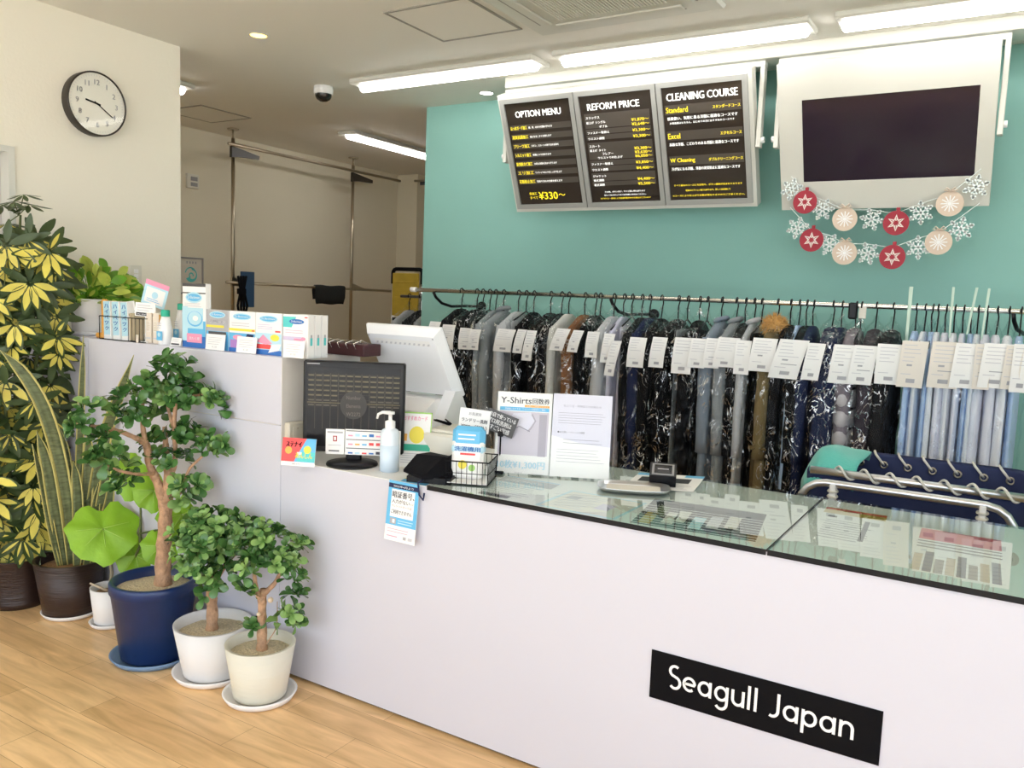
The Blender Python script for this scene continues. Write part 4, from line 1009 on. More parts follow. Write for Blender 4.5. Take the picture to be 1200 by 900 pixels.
# ---- leaflet, tray and black terminal at the back of the glass
sheet([(-1.16, 2.70), (-.93, 2.80), (-1.21, 2.98)], 'leaflet with blue corners lying under the small black terminal', lambda F, w, h: (F.rect(0, h*.85, w*.35, h, 'sky', L), F.rect(w*.72, h*.85, w, h, 'sky', L), F.rect(w*.1, h*.45, w*.85, h*.75, 'black_plastic', L), F.lines(.02, w-.02, h*.4, h*.05, 5, 'ink_light', l=L)), z=ZL+.0078)
b = np.array([-1.11, 2.685, ZL+.0068])
root = thing('cash_tray', 'silver oblong cash tray on the glass in front of the black terminal', 'tray', tuple(b), rot=(0, 0, .42))
m = MB(); P = []
for j, (k, z) in enumerate(((.0, .004), (.80, .004), (.90, .006), (1.0, .016), (1.03, .016), (1.0, .0125), (.88, .0015), (.0, .0015))):
    P.append([(.125*k*abs(math.cos(2*PI*i/32))**.5*(1 if math.cos(2*PI*i/32) >= 0 else -1), .075*k*abs(math.sin(2*PI*i/32))**.5*(1 if math.sin(2*PI*i/32) >= 0 else -1), z) for i in range(32)])
m.grid(np.array(P), 'aluminium', closed=True); m.build('dish', root)
m = MB(); m.box((0, 0, .0062), (.19, .09, .003), 'paper_cream', bev=.001); m.build('mat', root)
b = np.array([-1.065, 2.85, ZL+.0088])
root = thing('contactless_reader', 'small square black reader with glossy top on the leaflet', 'card reader', tuple(b), rot=(.12, 0, .35))
m = MB(); m.prism([(-.05, .0), (.05, -.012), (.05, .058), (-.05, .040)], (-.048, 0, .006), (0, 1, 0), (0, 0, 1), (1, 0, 0), .096, 'black_plastic'); m.build('body', root)
m = MB(); F = Face(m, (-.04, -.044, .049), (1, 0, 0), (0, .984, .178)); F.slab(0, 0, .08, .082, 'grey_plastic', .002, .0); F.rect(.008, .008, .072, .074, 'black_gloss', .0008); F.rect(.02, .038, .06, .045, 'ink_grey', .0012); m.build('top_plate', root)
# ================================================================== GARMENT RAIL
YR, ZR = 4.50, 1.577
root = thing('garment_rail', 'long steel garment rail along the teal wall with white end cap', 'rail', (-1.2, YR, ZR))
o = (-1.2, YR, ZR)
m = MB(o); m.tube([(-3.54, YR, ZR), (1.9, YR, ZR)], .0135, 'chrome', 16); m.build('pipe', root)
m = MB(o); m.tube([(-3.575, YR, ZR), (-3.53, YR, ZR)], .0165, 'white_plastic', 16); m.build('end_cap', root)
for px in (508, 716, 1190):
    x = at(px, 345, Y=YR)[0]
    m = MB(o); m.tube([(x, YR, ZR-.012), (x+.005, YR+.02, ZR-.045), (x+.02, YR+.07, ZR-.085), (x+.05, YR+.14, ZR-.105), (x+.08, YR+.25, ZR-.10), (x+.10, YT, ZR-.10)], .010, 'black_plastic', 10)
    m.disc((x+.10, YT-.006, ZR-.10), .035, 'black_plastic', 18, (0, 1, 0), .012); m.build('wall_bracket', root)

for c in (('cl_black', (.004, .004, .005)), ('cl_black2', (.007, .0065, .008)), ('cl_char', (.035, .037, .042)), ('cl_grey', (.27, .29, .31)), ('cl_lgrey', (.50, .51, .54)), ('cl_bgrey', (.22, .26, .32)),
          ('cl_brown', (.22, .10, .045)), ('cl_khaki', (.19, .14, .065)), ('cl_navy', (.014, .020, .060)), ('cl_lilac', (.62, .60, .72)), ('cl_mauve', (.22, .19, .22)), ('cl_dkpurple', (.045, .035, .045)),
          ('cl_white', (.88, .88, .94)), ('cl_lblue', (.48, .63, .88)), ('cl_wlilac', (.83, .82, .91)), ('cl_offwhite', (.62, .62, .60))):
    mat(c[0], c[1], .85, bump=(220, .25), noise=(6, .12), spec=.15)
mat('fur', (.62, .36, .12), .95, noise=(60, .4)); mat('hem_khaki', (.10, .065, .02), .9)
mat('quilt', (.50, .47, .50), .8, noise=(20, .2))

def shell(rings, n, fold, seed, jit=0, nf=5, ex=.8, ey=.9):
    rs = np.random.RandomState(seed); ph = rs.rand(8)*6.28; P = []
    for k, (z, w, t, yo) in enumerate(rings):
        a = np.arange(n)/n*2*PI
        c, s = np.cos(a), np.sin(a)
        x = t*np.sign(c)*np.abs(c)**ex; y = w*np.sign(s)*np.abs(s)**ey+yo
        amp = fold*min(1, max(0, (-z-.16)/.3))
        f = sum(np.sin(a*q+ph[q % 8]+z*(1.5 if q % 2 else -2.2)) for q in (nf, nf+2, nf+5))/3
        x = x+amp*f*np.abs(s)**0*c/np.maximum(np.abs(c), .3)*.8+amp*.3*f; y = y+amp*f*s
        if jit: x = x+rs.randn(n)*jit; y = y+rs.randn(n)*jit
        P.append(np.stack([x, y, np.full(n, z)+(rs.randn(n)*jit*.5 if jit else 0)], 1))
    return np.array(P)

def garment(px, colr, kind, label, grp, half=.034, seed=0, tagspec=None, dark_low=None):
    x = at(px, 352, Y=YR)[0]; rs = random.Random(seed)
    rz = rs.uniform(-.05, .05)
    root = thing({'j': 'hanging_jacket', 's': 'hanging_shirt', 'c': 'hanging_coat', 't': 'hanging_trousers'}[kind], label, {'j': 'jacket', 's': 'shirt', 'c': 'coat', 't': 'trousers'}[kind], (x, YR, ZR), rot=(0, 0, rz), group=grp)
    h = half
    # hanger
    m = MB(); tilt = rs.uniform(-.006, .006)
    m.tube([(0, -.019, -.012), (0, -.021, .004), (0, -.013, .017), (0, .003, .0205), (0, .016, .012), (0, .018, -.006), (tilt, .008, -.028), (tilt, 0, -.045), (0, 0, -.115)], .0038, 'black_plastic', 6)
    sh = .175 if kind != 't' else .15
    m.tube([(0, -sh, -.19 if kind != 't' else -.17), (0, -.06, -.135), (0, 0, -.112), (0, .06, -.135), (0, sh, -.19 if kind != 't' else -.17)], .005, 'black_plastic', 6)
    m.build('hanger', root)
    L = {'j': rs.uniform(.98, 1.06), 's': .96, 'c': rs.uniform(1.0, 1.1), 't': rs.uniform(.98, 1.04)}[kind]
    W_ = {'j': .215, 's': .185, 'c': .215, 't': .17}[kind]
    zt = -.115
    if kind == 't':
        rings = [(-.165, .15, .006, 0), (-.18, W_, h*.6, 0), (-.3, W_, h*.8, 0), (-.6, W_*.98, h, 0), (-L, W_, h, 0)]
    elif kind == 's':
        rings = [(zt, .045, .012, 0), (zt-.015, .07, h*.7, 0), (zt-.05, .13, h*.8, 0), (zt-.085, W_, h*.85, 0), (-.26, W_+.005, h*.9, 0), (-.4, W_+.01, h, 0), (-.55, W_+.01, h, 0), (-L, W_+.01, h, 0)]
    else:
        rings = [(zt, .04, .014, 0), (zt-.012, .07, h*.8, 0), (zt-.04, .125, h*.9, 0), (zt-.075, W_-.02, h*.95, 0), (zt-.10, W_-.004, h, 0), (-.28, W_-.02, h, 0), (-.42, W_-.03, h, 0), (-.6, W_-.015, h*1.05, 0), (-L, W_, h*1.1, 0)]
    # refine
    R_ = []
    for i in range(len(rings)-1):
        k = 3 if abs(rings[i][0]-rings[i+1][0]) > .1 else 1
        for j in range(k): R_.append(tuple(np.array(rings[i])*(1-j/k)+np.array(rings[i+1])*j/k))
    R_.append(rings[-1])
    m = MB(); P = shell(R_, 28, min(.012, h*.35), seed+5); m.grid(P, colr, closed=True)
    m.add(P[-1], [tuple(range(28))], colr); m.add(P[0], [tuple(range(28))[::-1]], colr)
    b = m.build('garment_body', root)
    if kind in 'jc':
        for s in (-1, 1):
            m = MB(); Ls = min(L-.08, .62); zz = np.linspace(-.20, -.20-Ls, 9)
            pts = [(rs.uniform(-.004, .004), s*(W_-.03+.012*min(1, (k)/3)+.004*math.sin(k*1.3+seed)), z) for k, z in enumerate(zz)]
            rad = [.030]+[.040-.0012*k+.002*math.sin(k*2.1+seed) for k in range(8)]
            m.tube(pts, rad, colr, 12); m2 = m.v[0]; m2[:, 0] *= min(1.0, h/.034*.95); m.build('sleeve', root)
    if kind == 'c':
        m = MB(); m.tube([(.028*math.cos(q), .055*math.sin(q), -.105+.012*math.cos(q)) for q in np.linspace(0, 2*PI, 15)], .013, colr, 8, cap=False); m.build('collar', root)
    # film cover
    fr = [(-.048, .006, .005, 0), (-.075, .018, .010, 0), (-.10, .055, h*.7+.006, 0), (-.135, .13, h+.008, 0), (-.185, W_+.014, h+.014, 0), (-.25, W_+.036, h+.016, 0)]
    nz = 16
    for k in range(1, nz+1): fr.append((-.25-(L-.19)*k/nz, W_+.042+.006*math.sin(k*1.7+seed), h*1.08+.018+.003*math.sin(k*2.3+seed), 0))
    m = MB(); P = shell(fr, 26, min(.010, h*.3), seed+5, jit=.0050 if kind != 's' else .0022, nf=4, ex=.5, ey=.75); m.grid(P[::-1], 'film' if kind != 's' else 'film_soft', smooth=kind == 's', closed=True); m.build('film_cover', root)
    # paper tags
    for q, (cx, cy, w_px, h_px, sk, mt) in enumerate(tagspec or []):
        Y = YR-.285-.004*q
        c = at(cx, cy, Y=Y)-np.array([x, YR, ZR]); kx = 4.95/965; w, hh = w_px*kx*.93, h_px*kx*.9
        m = MB(); ca, sa = math.cos(-rz), math.sin(-rz); m.T = (np.array([[ca, -sa, 0], [sa, ca, 0], [0, 0, 1]]), np.zeros(3))
        U = np.array([1., .10+sk*.3, -sk*.08]); U /= np.linalg.norm(U); V = np.array([sk*.75+rs.uniform(-.03, .08), .0, 1.]); V /= np.linalg.norm(V)
        n = 5; P = []
        for i in range(n+1):
            v = (i/n-.5)*hh; bow = -.010*math.sin(PI*i/n)+rs.uniform(-.001, .001)
            P.append([c+U*u*w+V*v+np.array([0, bow+(.006*math.cos(u*3)), 0]) for u in (-.5, -.17, .17, .5)])
        P = np.array(P); m.grid(P, mt, smooth=True)
        def pt(u, v, l=.0018):
            a = v*n; i = min(int(a), n-1); f_ = a-i; b_ = u*3; j = min(int(b_), 2); g_ = b_-j
            p = (P[i, j]*(1-g_)+P[i, j+1]*g_)*(1-f_)+(P[i+1, j]*(1-g_)+P[i+1, j+1]*g_)*f_
            return p+np.array([0, -l, 0])
        def pr(u0, v0, u1, v1, k): m.add([pt(u0, v0), pt(u1, v0), pt(u1, v1), pt(u0, v1)], [(0, 1, 2, 3)], k)
        for i in range(5): pr(.12, .90-i*.085, .12+rs.uniform(.35, .75), .915-i*.085, 'ink_light')
        pr(.35, .10, .68, .19, 'ink_grey'); pr(.30, .36, .85, .38, 'ink_grey') if rs.random() < .5 else None
        pr(.12, .28, .5, .295, 'ink_light'); pr(.30, .46, .50, .50, 'ink_grey') if rs.random() < .4 else None
        if mt == 'paper_strip': pass
        m.build('paper_tag', root)
    return root

ORD = ['first', 'second', 'third', 'fourth', 'fifth', 'sixth', 'seventh', 'eighth', 'ninth', 'tenth', 'eleventh', 'twelfth', 'thirteenth', 'fourteenth', 'fifteenth', 'sixteenth', 'seventeenth', 'eighteenth', 'nineteenth', 'twentieth']
def ordn(i): return ORD[i-1] if i <= 20 else {2: 'twenty', 3: 'thirty', 4: 'forty', 5: 'fifty'}[i//10]+('-'+ORD[i % 10-1] if i % 10 else '').replace('first', 'first') if i % 10 else {3: 'thirtieth', 4: 'fortieth', 5: 'fiftieth'}[i//10]
P_, C_, Wm = 'paper', 'paper_cream', 'paper_warm'
# hook pixel, cloth, kind, half thickness, words, tags(cx,cy,w,h,skew,mat)
GL = [
 (541, 'cl_black', 'j', .034, 'black jacket', [(509, 386, 16, 22, .25, P_), (525, 395, 19, 34, .1, P_)]),
 (559, 'cl_black', 'j', .032, 'black jacket', [(545, 397, 17, 29, .05, P_), (556, 398, 15, 28, .15, P_)]),
 (566, 'cl_char', 't', .012, 'charcoal trousers', []),
 (574, 'cl_black2', 't', .014, 'black trousers', []),
 (581, 'cl_grey', 'j', .026, 'mid grey jacket', []),
 (590.5, 'cl_grey', 'c', .030, 'grey coat', [(591, 399, 24, 31, .25, P_)]),
 (608, 'cl_lgrey', 'j', .034, 'pale grey jacket', [(609, 400, 12, 32, .35, P_)]),
 (617, 'cl_lgrey', 't', .020, 'pale grey trousers', [(620, 405, 13, 40, .15, P_)]),
 (626, 'cl_black', 'j', .030, 'black jacket', []),
 (646, 'cl_black', 'j', .040, 'black suit jacket', [(656, 398, 17, 30, .42, P_)]),
 (658.5, 'cl_black2', 'j', .028, 'black jacket', []),
 (667, 'cl_offwhite', 'j', .024, 'off-white jacket', []),
 (686, 'cl_brown', 'j', .036, 'brown jacket', [(674, 400, 13, 29, .42, P_)]),
 (698, 'cl_black', 'j', .028, 'black jacket', []),
 (704, 'cl_black', 't', .020, 'black trousers', []),
 (720, 'cl_lgrey', 'j', .040, 'light grey jacket', [(694, 404, 15, 32, .12, P_)]),
 (732, 'cl_lilac', 's', .024, 'white lilac shirt', [(712, 408, 13, 36, .2, P_)]),
 (741.5, 'cl_lilac', 't', .020, 'pale lilac trousers', [(718, 420, 12, 44, .2, P_)]),
 (753, 'cl_black', 'j', .026, 'black jacket', [(746, 413, 20, 36, .1, P_)]),
 (762, 'cl_navy', 'j', .034, 'navy jacket', []),
 (776, 'cl_black', 'j', .040, 'black suit jacket', [(771, 413, 17, 36, .12, P_)]),
 (796, 'cl_black', 'j', .044, 'black suit jacket', [(800, 417, 22, 42, .1, P_)]),
 (807, 'cl_grey', 't', .014, 'grey trousers', []),
 (821, 'cl_black', 'j', .036, 'black jacket', [(818, 414, 19, 34, .15, P_)]),
 (830, 'cl_black2', 't', .016, 'black trousers', []),
 (847, 'cl_bgrey', 'c', .036, 'blue-grey coat with round collar', [(835, 414, 17, 34, .1, P_)]),
 (864, 'cl_grey', 'c', .034, 'grey coat with round collar', [(851, 413, 23, 34, .15, P_)]),
 (875, 'cl_black', 'j', .034, 'black jacket', []),
 (885, 'cl_lgrey', 'c', .024, 'light grey coat with round collar', [(870, 419, 16, 38, .08, P_)]),
 (894, 'cl_black2', 't', .012, 'black trousers', []),
 (912.5, 'cl_khaki', 'c', .042, 'khaki coat with orange fur hood', [(894, 416, 25, 37, .18, P_)]),
 (928, 'cl_black', 'j', .030, 'black jacket', []),
 (938, 'cl_lblue', 's', .018, 'pale blue shirt between dark jackets', [(924, 421, 29, 44, .28, P_)]),
 (947, 'cl_black', 'j', .032, 'black jacket', []),
 (955, 'cl_navy', 'j', .030, 'navy jacket', [(953, 424, 17, 40, .2, P_)]),
 (977.5, 'cl_navy', 'j', .044, 'dark navy suit jacket', []),
 (988.5, 'cl_navy', 'j', .036, 'dark navy jacket', [(989, 427, 25, 41, .12, P_)]),
 (1005, 'cl_mauve', 'j', .044, 'mauve grey padded jacket', []),
 (1011, 'cl_dkpurple', 't', .02, 'dark purple trousers', [(1011, 428, 22, 41, .1, P_)]),
 (1028.5, 'cl_dkpurple', 'j', .044, 'dark plum jacket', []),
 (1048.5, 'cl_black2', 'j', .044, 'black jacket', [(1042, 427, 24, 41, .06, P_)]),
 (1075.5, 'cl_lblue', 's', .022, 'light blue shirt', [(1069, 427, 23, 47, .06, Wm)]),
 (1086, 'cl_white', 's', .022, 'white shirt', []),
 (1095, 'cl_lblue', 's', .016, 'light blue shirt', []),
 (1101, 'cl_white', 's', .020, 'white shirt', []),
 (1111, 'cl_wlilac', 's', .022, 'white lilac shirt', [(1107, 428, 26, 46, .05, Wm)]),
 (1121, 'cl_white', 's', .022, 'white shirt', []),
 (1131.5, 'cl_wlilac', 's', .020, 'white lilac shirt', [(1133, 429, 24, 44, .06, P_)]),
 (1141, 'cl_lblue', 's', .016, 'light blue shirt', []),
 (1148.5, 'cl_white', 's', .022, 'white shirt', []),
 (1159, 'cl_wlilac', 's', .024, 'white lilac shirt', [(1151, 430, 14, 44, .04, Wm)]),
 (1171, 'cl_wlilac', 's', .026, 'white lilac shirt', [(1168, 429, 26, 43, .06, P_)]),
 (1185, 'cl_white', 's', .028, 'white shirt', [(1186, 431, 14, 42, .05, Wm)]),
 (1199, 'cl_lblue', 's', .022, 'light blue shirt', [(1197, 432, 16, 46, .05, P_)]),
]
shirt0 = [i for i, g in enumerate(GL) if g[0] > 1060][0]
for i, (px, colr, kind, hf, words, tg) in enumerate(GL):
    tgt = ' and paper tag' if tg else ''
    if i >= shirt0:
        k = i-shirt0+1
        lab = '%s%s in film, %s from the left of the pale shirt row' % ('tagged ' if tg else '', words, ordn(k))
        gr = 'pressed shirts at the right of the rail'
    else:
        lab = '%s%s in film, %s hanger from the left rail end' % ('tagged ' if tg else '', words, ordn(i+1))
        gr = 'film wrapped garments on the long rail'
    g = garment(px, colr, kind, lab, gr, hf, seed=i*13+1, tagspec=tg)
    if 'fur' in words:
        m = MB(); rs = np.random.RandomState(4); V_ = []; F_ = []
        for q in range(900):
            d = rs.randn(3); d /= np.linalg.norm(d); p = d*np.array([.055, .085, .055])+np.array([0, -.04, -.125]); e = p+d*.022+rs.randn(3)*.008+np.array([0, 0, -.006]); s_ = np.cross(d, rs.randn(3)); s_ /= np.linalg.norm(s_)
            V_ += [p-s_*.003, p+s_*.003, e]; F_.append((3*q, 3*q+1, 3*q+2))
        m.add(V_, F_, 'fur'); m.ball((0, -.04, -.125), .055, 'fur', 14); m.build('fur_hood', g)
        m = MB(); m.box((0, 0, -.76), (.105, .45, .02), 'hem_khaki', bev=.008); m.box((0, 0, -.95), (.085, .40, .36), 'hem_khaki', bev=.02); m.build('hem', g)
    if 'padded' in words:
        for zq in (-.36, -.46, -.56, -.66):
            m = MB(); P = []
            for j in range(7):
                a = -PI/2+PI*j/6; P.append([((.054+.014*math.cos(a))*math.cos(q), (.222+.022*math.cos(a))*math.sin(q), zq+.044*math.sin(a)) for q in np.linspace(0, 2*PI, 24, endpoint=False)])
            m.grid(np.array(P), 'quilt', closed=True); m.build('quilted_band', g)
# upright marker rods rising between the shirts
for j, (x0, y0, x1, y1) in enumerate(((1068, 336, 1062, 400), (1117.5, 336.5, 1112.5, 395), (1145, 337, 1133, 392), (1159.5, 338, 1150, 398))):
    P = at(x0, y0, Y=YR-.07); Q = at(x1, y1, Y=YR-.07)
    m = MB(Q); d = P-Q; w = .017 if j == 0 else .011
    m.add([Q+np.array([-w/2*.7, 0, 0]), Q+np.array([w/2*.7, 0, 0]), P+np.array([w/2, 0, 0]), P+np.array([-w/2, 0, 0]), Q+np.array([-w/2*.7, .003, 0]), Q+np.array([w/2*.7, .003, 0]), P+np.array([w/2, .003, 0]), P+np.array([-w/2, .003, 0])],
          [(0, 1, 2, 3), (7, 6, 5, 4), (0, 3, 7, 4), (1, 5, 6, 2), (2, 6, 7, 3), (0, 4, 5, 1)], 'rod_green')
    tag(m.build('marker_strip'), ['broad pale green marker strip at the left of the shirts', 'slim upright pale marker strip rising above the rail, second from left', 'pale marker strip leaning right above the rail, third from left', 'pale marker strip leaning above the rail, rightmost of the four'][j], 'marker strip', 'marker strips among the shirts')
# clip hanging on rail
P = at(1000, 366, Y=YR)
root = thing('rail_clip', 'black clip with beige tab gripping the rail before the shirts', 'clip', (P[0], YR, ZR))
m = MB(); m.box((0, -.012, -.028), (.045, .02, .085), 'black_plastic', bev=.008); m.build('jaw', root)
m = MB(); m.box((.045, -.010, -.03), (.035, .006, .07), 'paper_cream', bev=.002); m.build('tab', root)

# garments in the rear room beside the teal wall
for j, (px, c, words) in enumerate(((468, 'cl_lgrey', 'pale grey blouse'), (481, 'cl_char', 'charcoal jacket'), (493, 'cl_lgrey', 'grey jacket'))):
    YR, ZR = 5.35, at(480, 347, Y=5.35)[2]
    garment(px+12, c, 'j', words+' hanging in the rear room behind the teal wall edge'+['', ', middle of three', ', nearest the wall'][j], 'garments hanging in the rear room', .03, seed=900+j, tagspec=[])
    t = COL.objects[-1]
YR, ZR = 4.50, 1.577
P = at(470, 347, Y=5.35)
m = MB(P); m.tube([P, P+np.array([1.2, 0, 0])], .012, 'dark_grey', 10); tag(m.build('rear_rail'), 'short dark rail carrying garments behind the teal wall', 'rail')
for j, (px, py) in enumerate(((472, 388), (485, 385))):
    pass

# ================================================================== LAUNDRY CART
root = thing('laundry_cart', 'aluminium framed laundry cart with navy canvas bag laced in white rope', 'laundry cart', (-.3, 3.75, 0))
o = (-.3, 3.75, 0)
xl, xr = -.725, .10
y0, y1 = 3.62, 4.02
def rr(x0, x1, y0, y1, z, r, n=6, open_=False):
    P = []
    for cx, cy, a0 in ((x1-r, y0+r, -PI/2), (x1-r, y1-r, 0), (x0+r, y1-r, PI/2), (x0+r, y0+r, PI)):
        for k in range(n+1): a = a0+PI/2*k/n; P.append((cx+r*math.cos(a), cy+r*math.sin(a), z))
    return P+[P[0]]
zc = .872
m = MB(o); m.tube([(xl+.03, y0, zc), (xr, y0, zc-.0), ], .016, 'aluminium', 14); m.tube([(xl+.03, y1+.012, zc-.01), (xr, y1+.012, zc-.01)], .014, 'aluminium', 12); m.build('rim_rail', root)
m = MB(o); yb = y0-.09; zb = .842
P = [(xl+.01, yb, .30), (xl+.01, yb, zb-.10)]+[(xl+.01+.10*(1-math.cos(q)), yb, zb-.10+.10*math.sin(q)) for q in (.4, .8, 1.2, 1.57)]+[(xr-.14, yb, zb-.0)]+[(xr-.14+.10*math.sin(q), yb, zb-.10+.10*math.cos(q)) for q in (.4, .8, 1.2, 1.57)]+[(xr-.04, yb, .30)]
m.tube(P, .0155, 'aluminium', 14); m.tube([(xl+.02, yb, .30), (xr-.04, yb, .30)], .0155, 'aluminium', 12)
for x in (xl+.02, xr-.04): m.tube([(x, yb, .30), (x, yb+.2, .30), (x, y1, .30), (x, y1, .9)], .0155, 'aluminium', 12)
m.build('end_frame', root)
for x in (xl+.14, xr-.15):
    m = MB(o); m.bb(x-.012, x+.012, yb-.02, yb+.03, zb-.11, zb-.0, 'white_plastic', bev=.004)
    for k in range(4): m.tube([(x+.017*math.cos(a), yb+.022*math.sin(a), zb-.03-k*.022) for a in np.linspace(0, 2*PI, 10)], .006, 'rope', 6)
    m.build('lashing', root)
for x in (xl+.05, xr-.05):
    for y in (yb+.03, y1-.03):
        m = MB(o); m.lathe((0, 0, 0), [(.001, -.015), (.055, -.015), (.06, 0), (.055, .015), (.001, .015)], 'dark_grey', 20)
        v = m.v[0]; m.v[0] = np.stack([v[:, 0]+x, v[:, 2]+y, v[:, 1]+.062], 1); m.bb(x-.012, x+.012, y-.025, y+.025, .06, .30, 'aluminium', bev=.003); m.build('caster', root)
# canvas tub
m = MB(o); P = []
def ring(z, g, lift=0): return [(x, y, z+(lift if y > 3.8 else 0)) for x, y, _ in rr(xl+g, xr-g, y0+.012+g, y1-g, z, .07)[:-1]]
P = [ring(.32, .04), ring(.5, .02), ring(.70, .008), ring(.845, .0, .055), ring(.858, .0, .058)]+[ring(.845, .012, .055), ring(.6, .03), ring(.36, .05)]
m.grid(np.array(P), 'navy', closed=True); m.add(P[0], [tuple(range(len(P[0])))[::-1]], 'navy'); m.add(P[-1], [tuple(range(len(P[0])))], 'navy')
bag = m.build('canvas_bag', root)
s = 0
for i in range(8):
    x = xl+.17+i*.098
    m = MB(o)
    # far rim, seen from inside the bag
    zg = .895-.03; yy = y1-.014
    m.tube([(x+.014*math.cos(a), yy-.004, zg+.014*math.sin(a)) for a in np.linspace(0, 2*PI, 13)], .0045, 'brass_steel', 6, cap=False); m.build('grommet', bag)
    m = MB(o); m.tube([(x, yy+.002, zg), (x-.008, yy-.012, zg+.012), (x-.035, yy-.012, zg+.045), (x-.045, y1+.01, zg+.055), (x-.05, y1+.02, zg+.03)], .0055, 'rope', 7); m.build('lacing', root)
m = MB(o); Pp = []
for i in range(7*14+1):
    a = i/14*2*PI; x = xl+.12+i/14*.098; Pp.append((x, y0+.022*math.cos(a)-.003, zc+.004+.024*math.sin(a)))
m.tube(Pp, .0055, 'rope', 6); m.build('spiral_lacing', root)
# teal cloth over the left end
C_pts = [(940, 585), (930, 560), (934, 545), (950, 532), (972, 525), (985, 523), (995, 530), (999, 545), (1000, 556)]
m = MB((-.8, 3.8, .85)); rows = []
xa, xb = xl-.03, xl+.215
for j in range(23):
    v = j/22; row = []
    for i in range(17):
        u = i/16; x = xa+(xb-xa)*u
        q = PI*(v*1.0); y = 3.84-.20*math.cos(q); z = .80+.125*math.sin(q)**.75
        d = max(0, .35-u)/.35; z -= .14*d**1.8; x += .012*math.sin(v*9+u*3)
        z += .006*math.sin(u*11+v*6)+.004*math.sin(v*17+u*4)+.022*math.sin(PI*u)
        row.append((x, y+.006*math.sin(u*13), z))
    rows.append(row)
m.grid(np.array(rows), 'teal_cloth'); oc_ = m.build('draped_cloth'); tag(oc_, 'turquoise cloth draped over the left end of the laundry cart', 'cloth')
s = oc_.modifiers.new('s', 'SOLIDIFY'); s.thickness = .006; s.offset = 0

# ================================================================== PRODUCTS ON THE TALL CABINET
def carton(x0, w, d, h, y0, label, draw, grp='stain remover cartons on the tall cabinet', rz=0, name='product_box', body='white'):
    root = thing(name, label, 'box', (x0+w/2, y0+d/2, ZT), rot=(0, 0, rz), group=grp)
    m = MB(); m.box((0, 0, h/2), (w, d, h), body, bev=.0012); m.build('carton', root)
    m = MB(); F = Face(m, (-w/2, -d/2, 0), (1, 0, 0), (0, 0, 1)); draw(F, w, h); m.build('print', root)
    return root
def logo(F, w, h, v, bg='pale_sky', oc='sky', tx='white'):
    F.circ(w*.5, h*v, w*.36, bg, h*.085); F.circ(w*.5, h*v, w*.31, oc, h*.058, l=.0014)
    F.text('Dr.Beckmann', w*.5, h*v-h*.018, tx, h=h*.045, w=w*.52, align='c', l=.0018)
def pc(F, u0, v0, u1, v1, mt, w, h, l=.0006): F.rect(u0*w, v0*h, u1*w, v1*h, mt, l)
def b_tall(F, w, h):
    pc(F, 0, .0, 1, .30, 'blue', w, h); pc(F, 0, .18, 1, .42, 'sky', w, h, .0009); pc(F, 0, .30, .9, .62, 'pale_sky', w, h, .0011); pc(F, 0, .95, 1, 1, 'dark_grey', w, h); pc(F, 0, .84, 1, .86, 'dark_grey', w, h); pc(F, 0, .64, .24, .1, 'pale_sky', w, h, .0012)
    logo(F, w, h, .78); F.circ(w*.55, h*.45, w*.33, 'sky', h*.12, l=.0014); F.circ(w*.55, h*.46, w*.29, 'pale_sky', h*.105, l=.0018); F.circ(w*.58, h*.46, w*.12, 'white', h*.04, l=.0022)
    pc(F, .2, .08, .85, .22, 'pink', w, h, .0014); F.lines(w*.1, w*.9, h*.70, h*.63, 3, 'ink_light', l=.0012); F.text('洗たく槽', w*.3, h*.12, 'white', h=h*.05, w=w*.45, l=.002)
def b_1(F, w, h):
    pc(F, 0, .47, 1, 1, 'ink_grey', w, h); pc(F, 0, .0, 1, .47, 'sky', w, h); pc(F, 0, .56, .8, .62, 'yellow', w, h, .001); pc(F, .1, .34, .9, .46, 'dark_grey', w, h, .001); logo(F, w, h, .88)
    F.text('ブラック', w*.15, h*.68, 'white', h=h*.06, w=w*.72, l=.0014, bold=.0004)
def b_2(F, w, h):
    pc(F, 0, 0, 1, .47, 'sky', w, h); pc(F, 0, .52, 1, .58, 'yellow', w, h, .001); pc(F, .05, .1, .45, .30, 'purple', w, h, .001); pc(F, .0, .0, .4, .1, 'blue', w, h, .0012); F.poly([(w*.62, h*.3), (w*.9, h*.25), (w*.95, h*.45), (w*.7, h*.46)], 'navy', .0012); F.circ(w*.35, h*.36, w*.2, 'pink', h*.06, .001)
    logo(F, w, h, .87); F.lines(w*.1, w*.9, h*.74, h*.62, 2, 'ink_light', l=.001); F.rect(w*.88, h*.53, w*.98, h*.56, 'bright_red', .0013)
def b_3(F, w, h):
    pc(F, 0, 0, 1, .52, 'pale_sky', w, h); pc(F, 0, 0, 1, .12, 'blue', w, h, .001); pc(F, .02, .14, .6, .25, 'bright_red', w, h, .0011); F.poly([(w*.05, h*.3), (w*.3, h*.48), (w*.65, h*.28), (w*.4, h*.24)], 'pink', .0012); F.circ(w*.75, h*.42, w*.17, 'yellow', h*.08, .0012); F.poly([(w*.5, h*.05), (w*.9, h*.12), (w, h*.28), (w*.65, h*.26)], 'white', .0013)
    logo(F, w, h, .86); F.lines(w*.08, w*.7, h*.74, h*.60, 3, 'lilac', l=.001); pc(F, .76, .55, .96, .59, 'bright_red', w, h, .001)
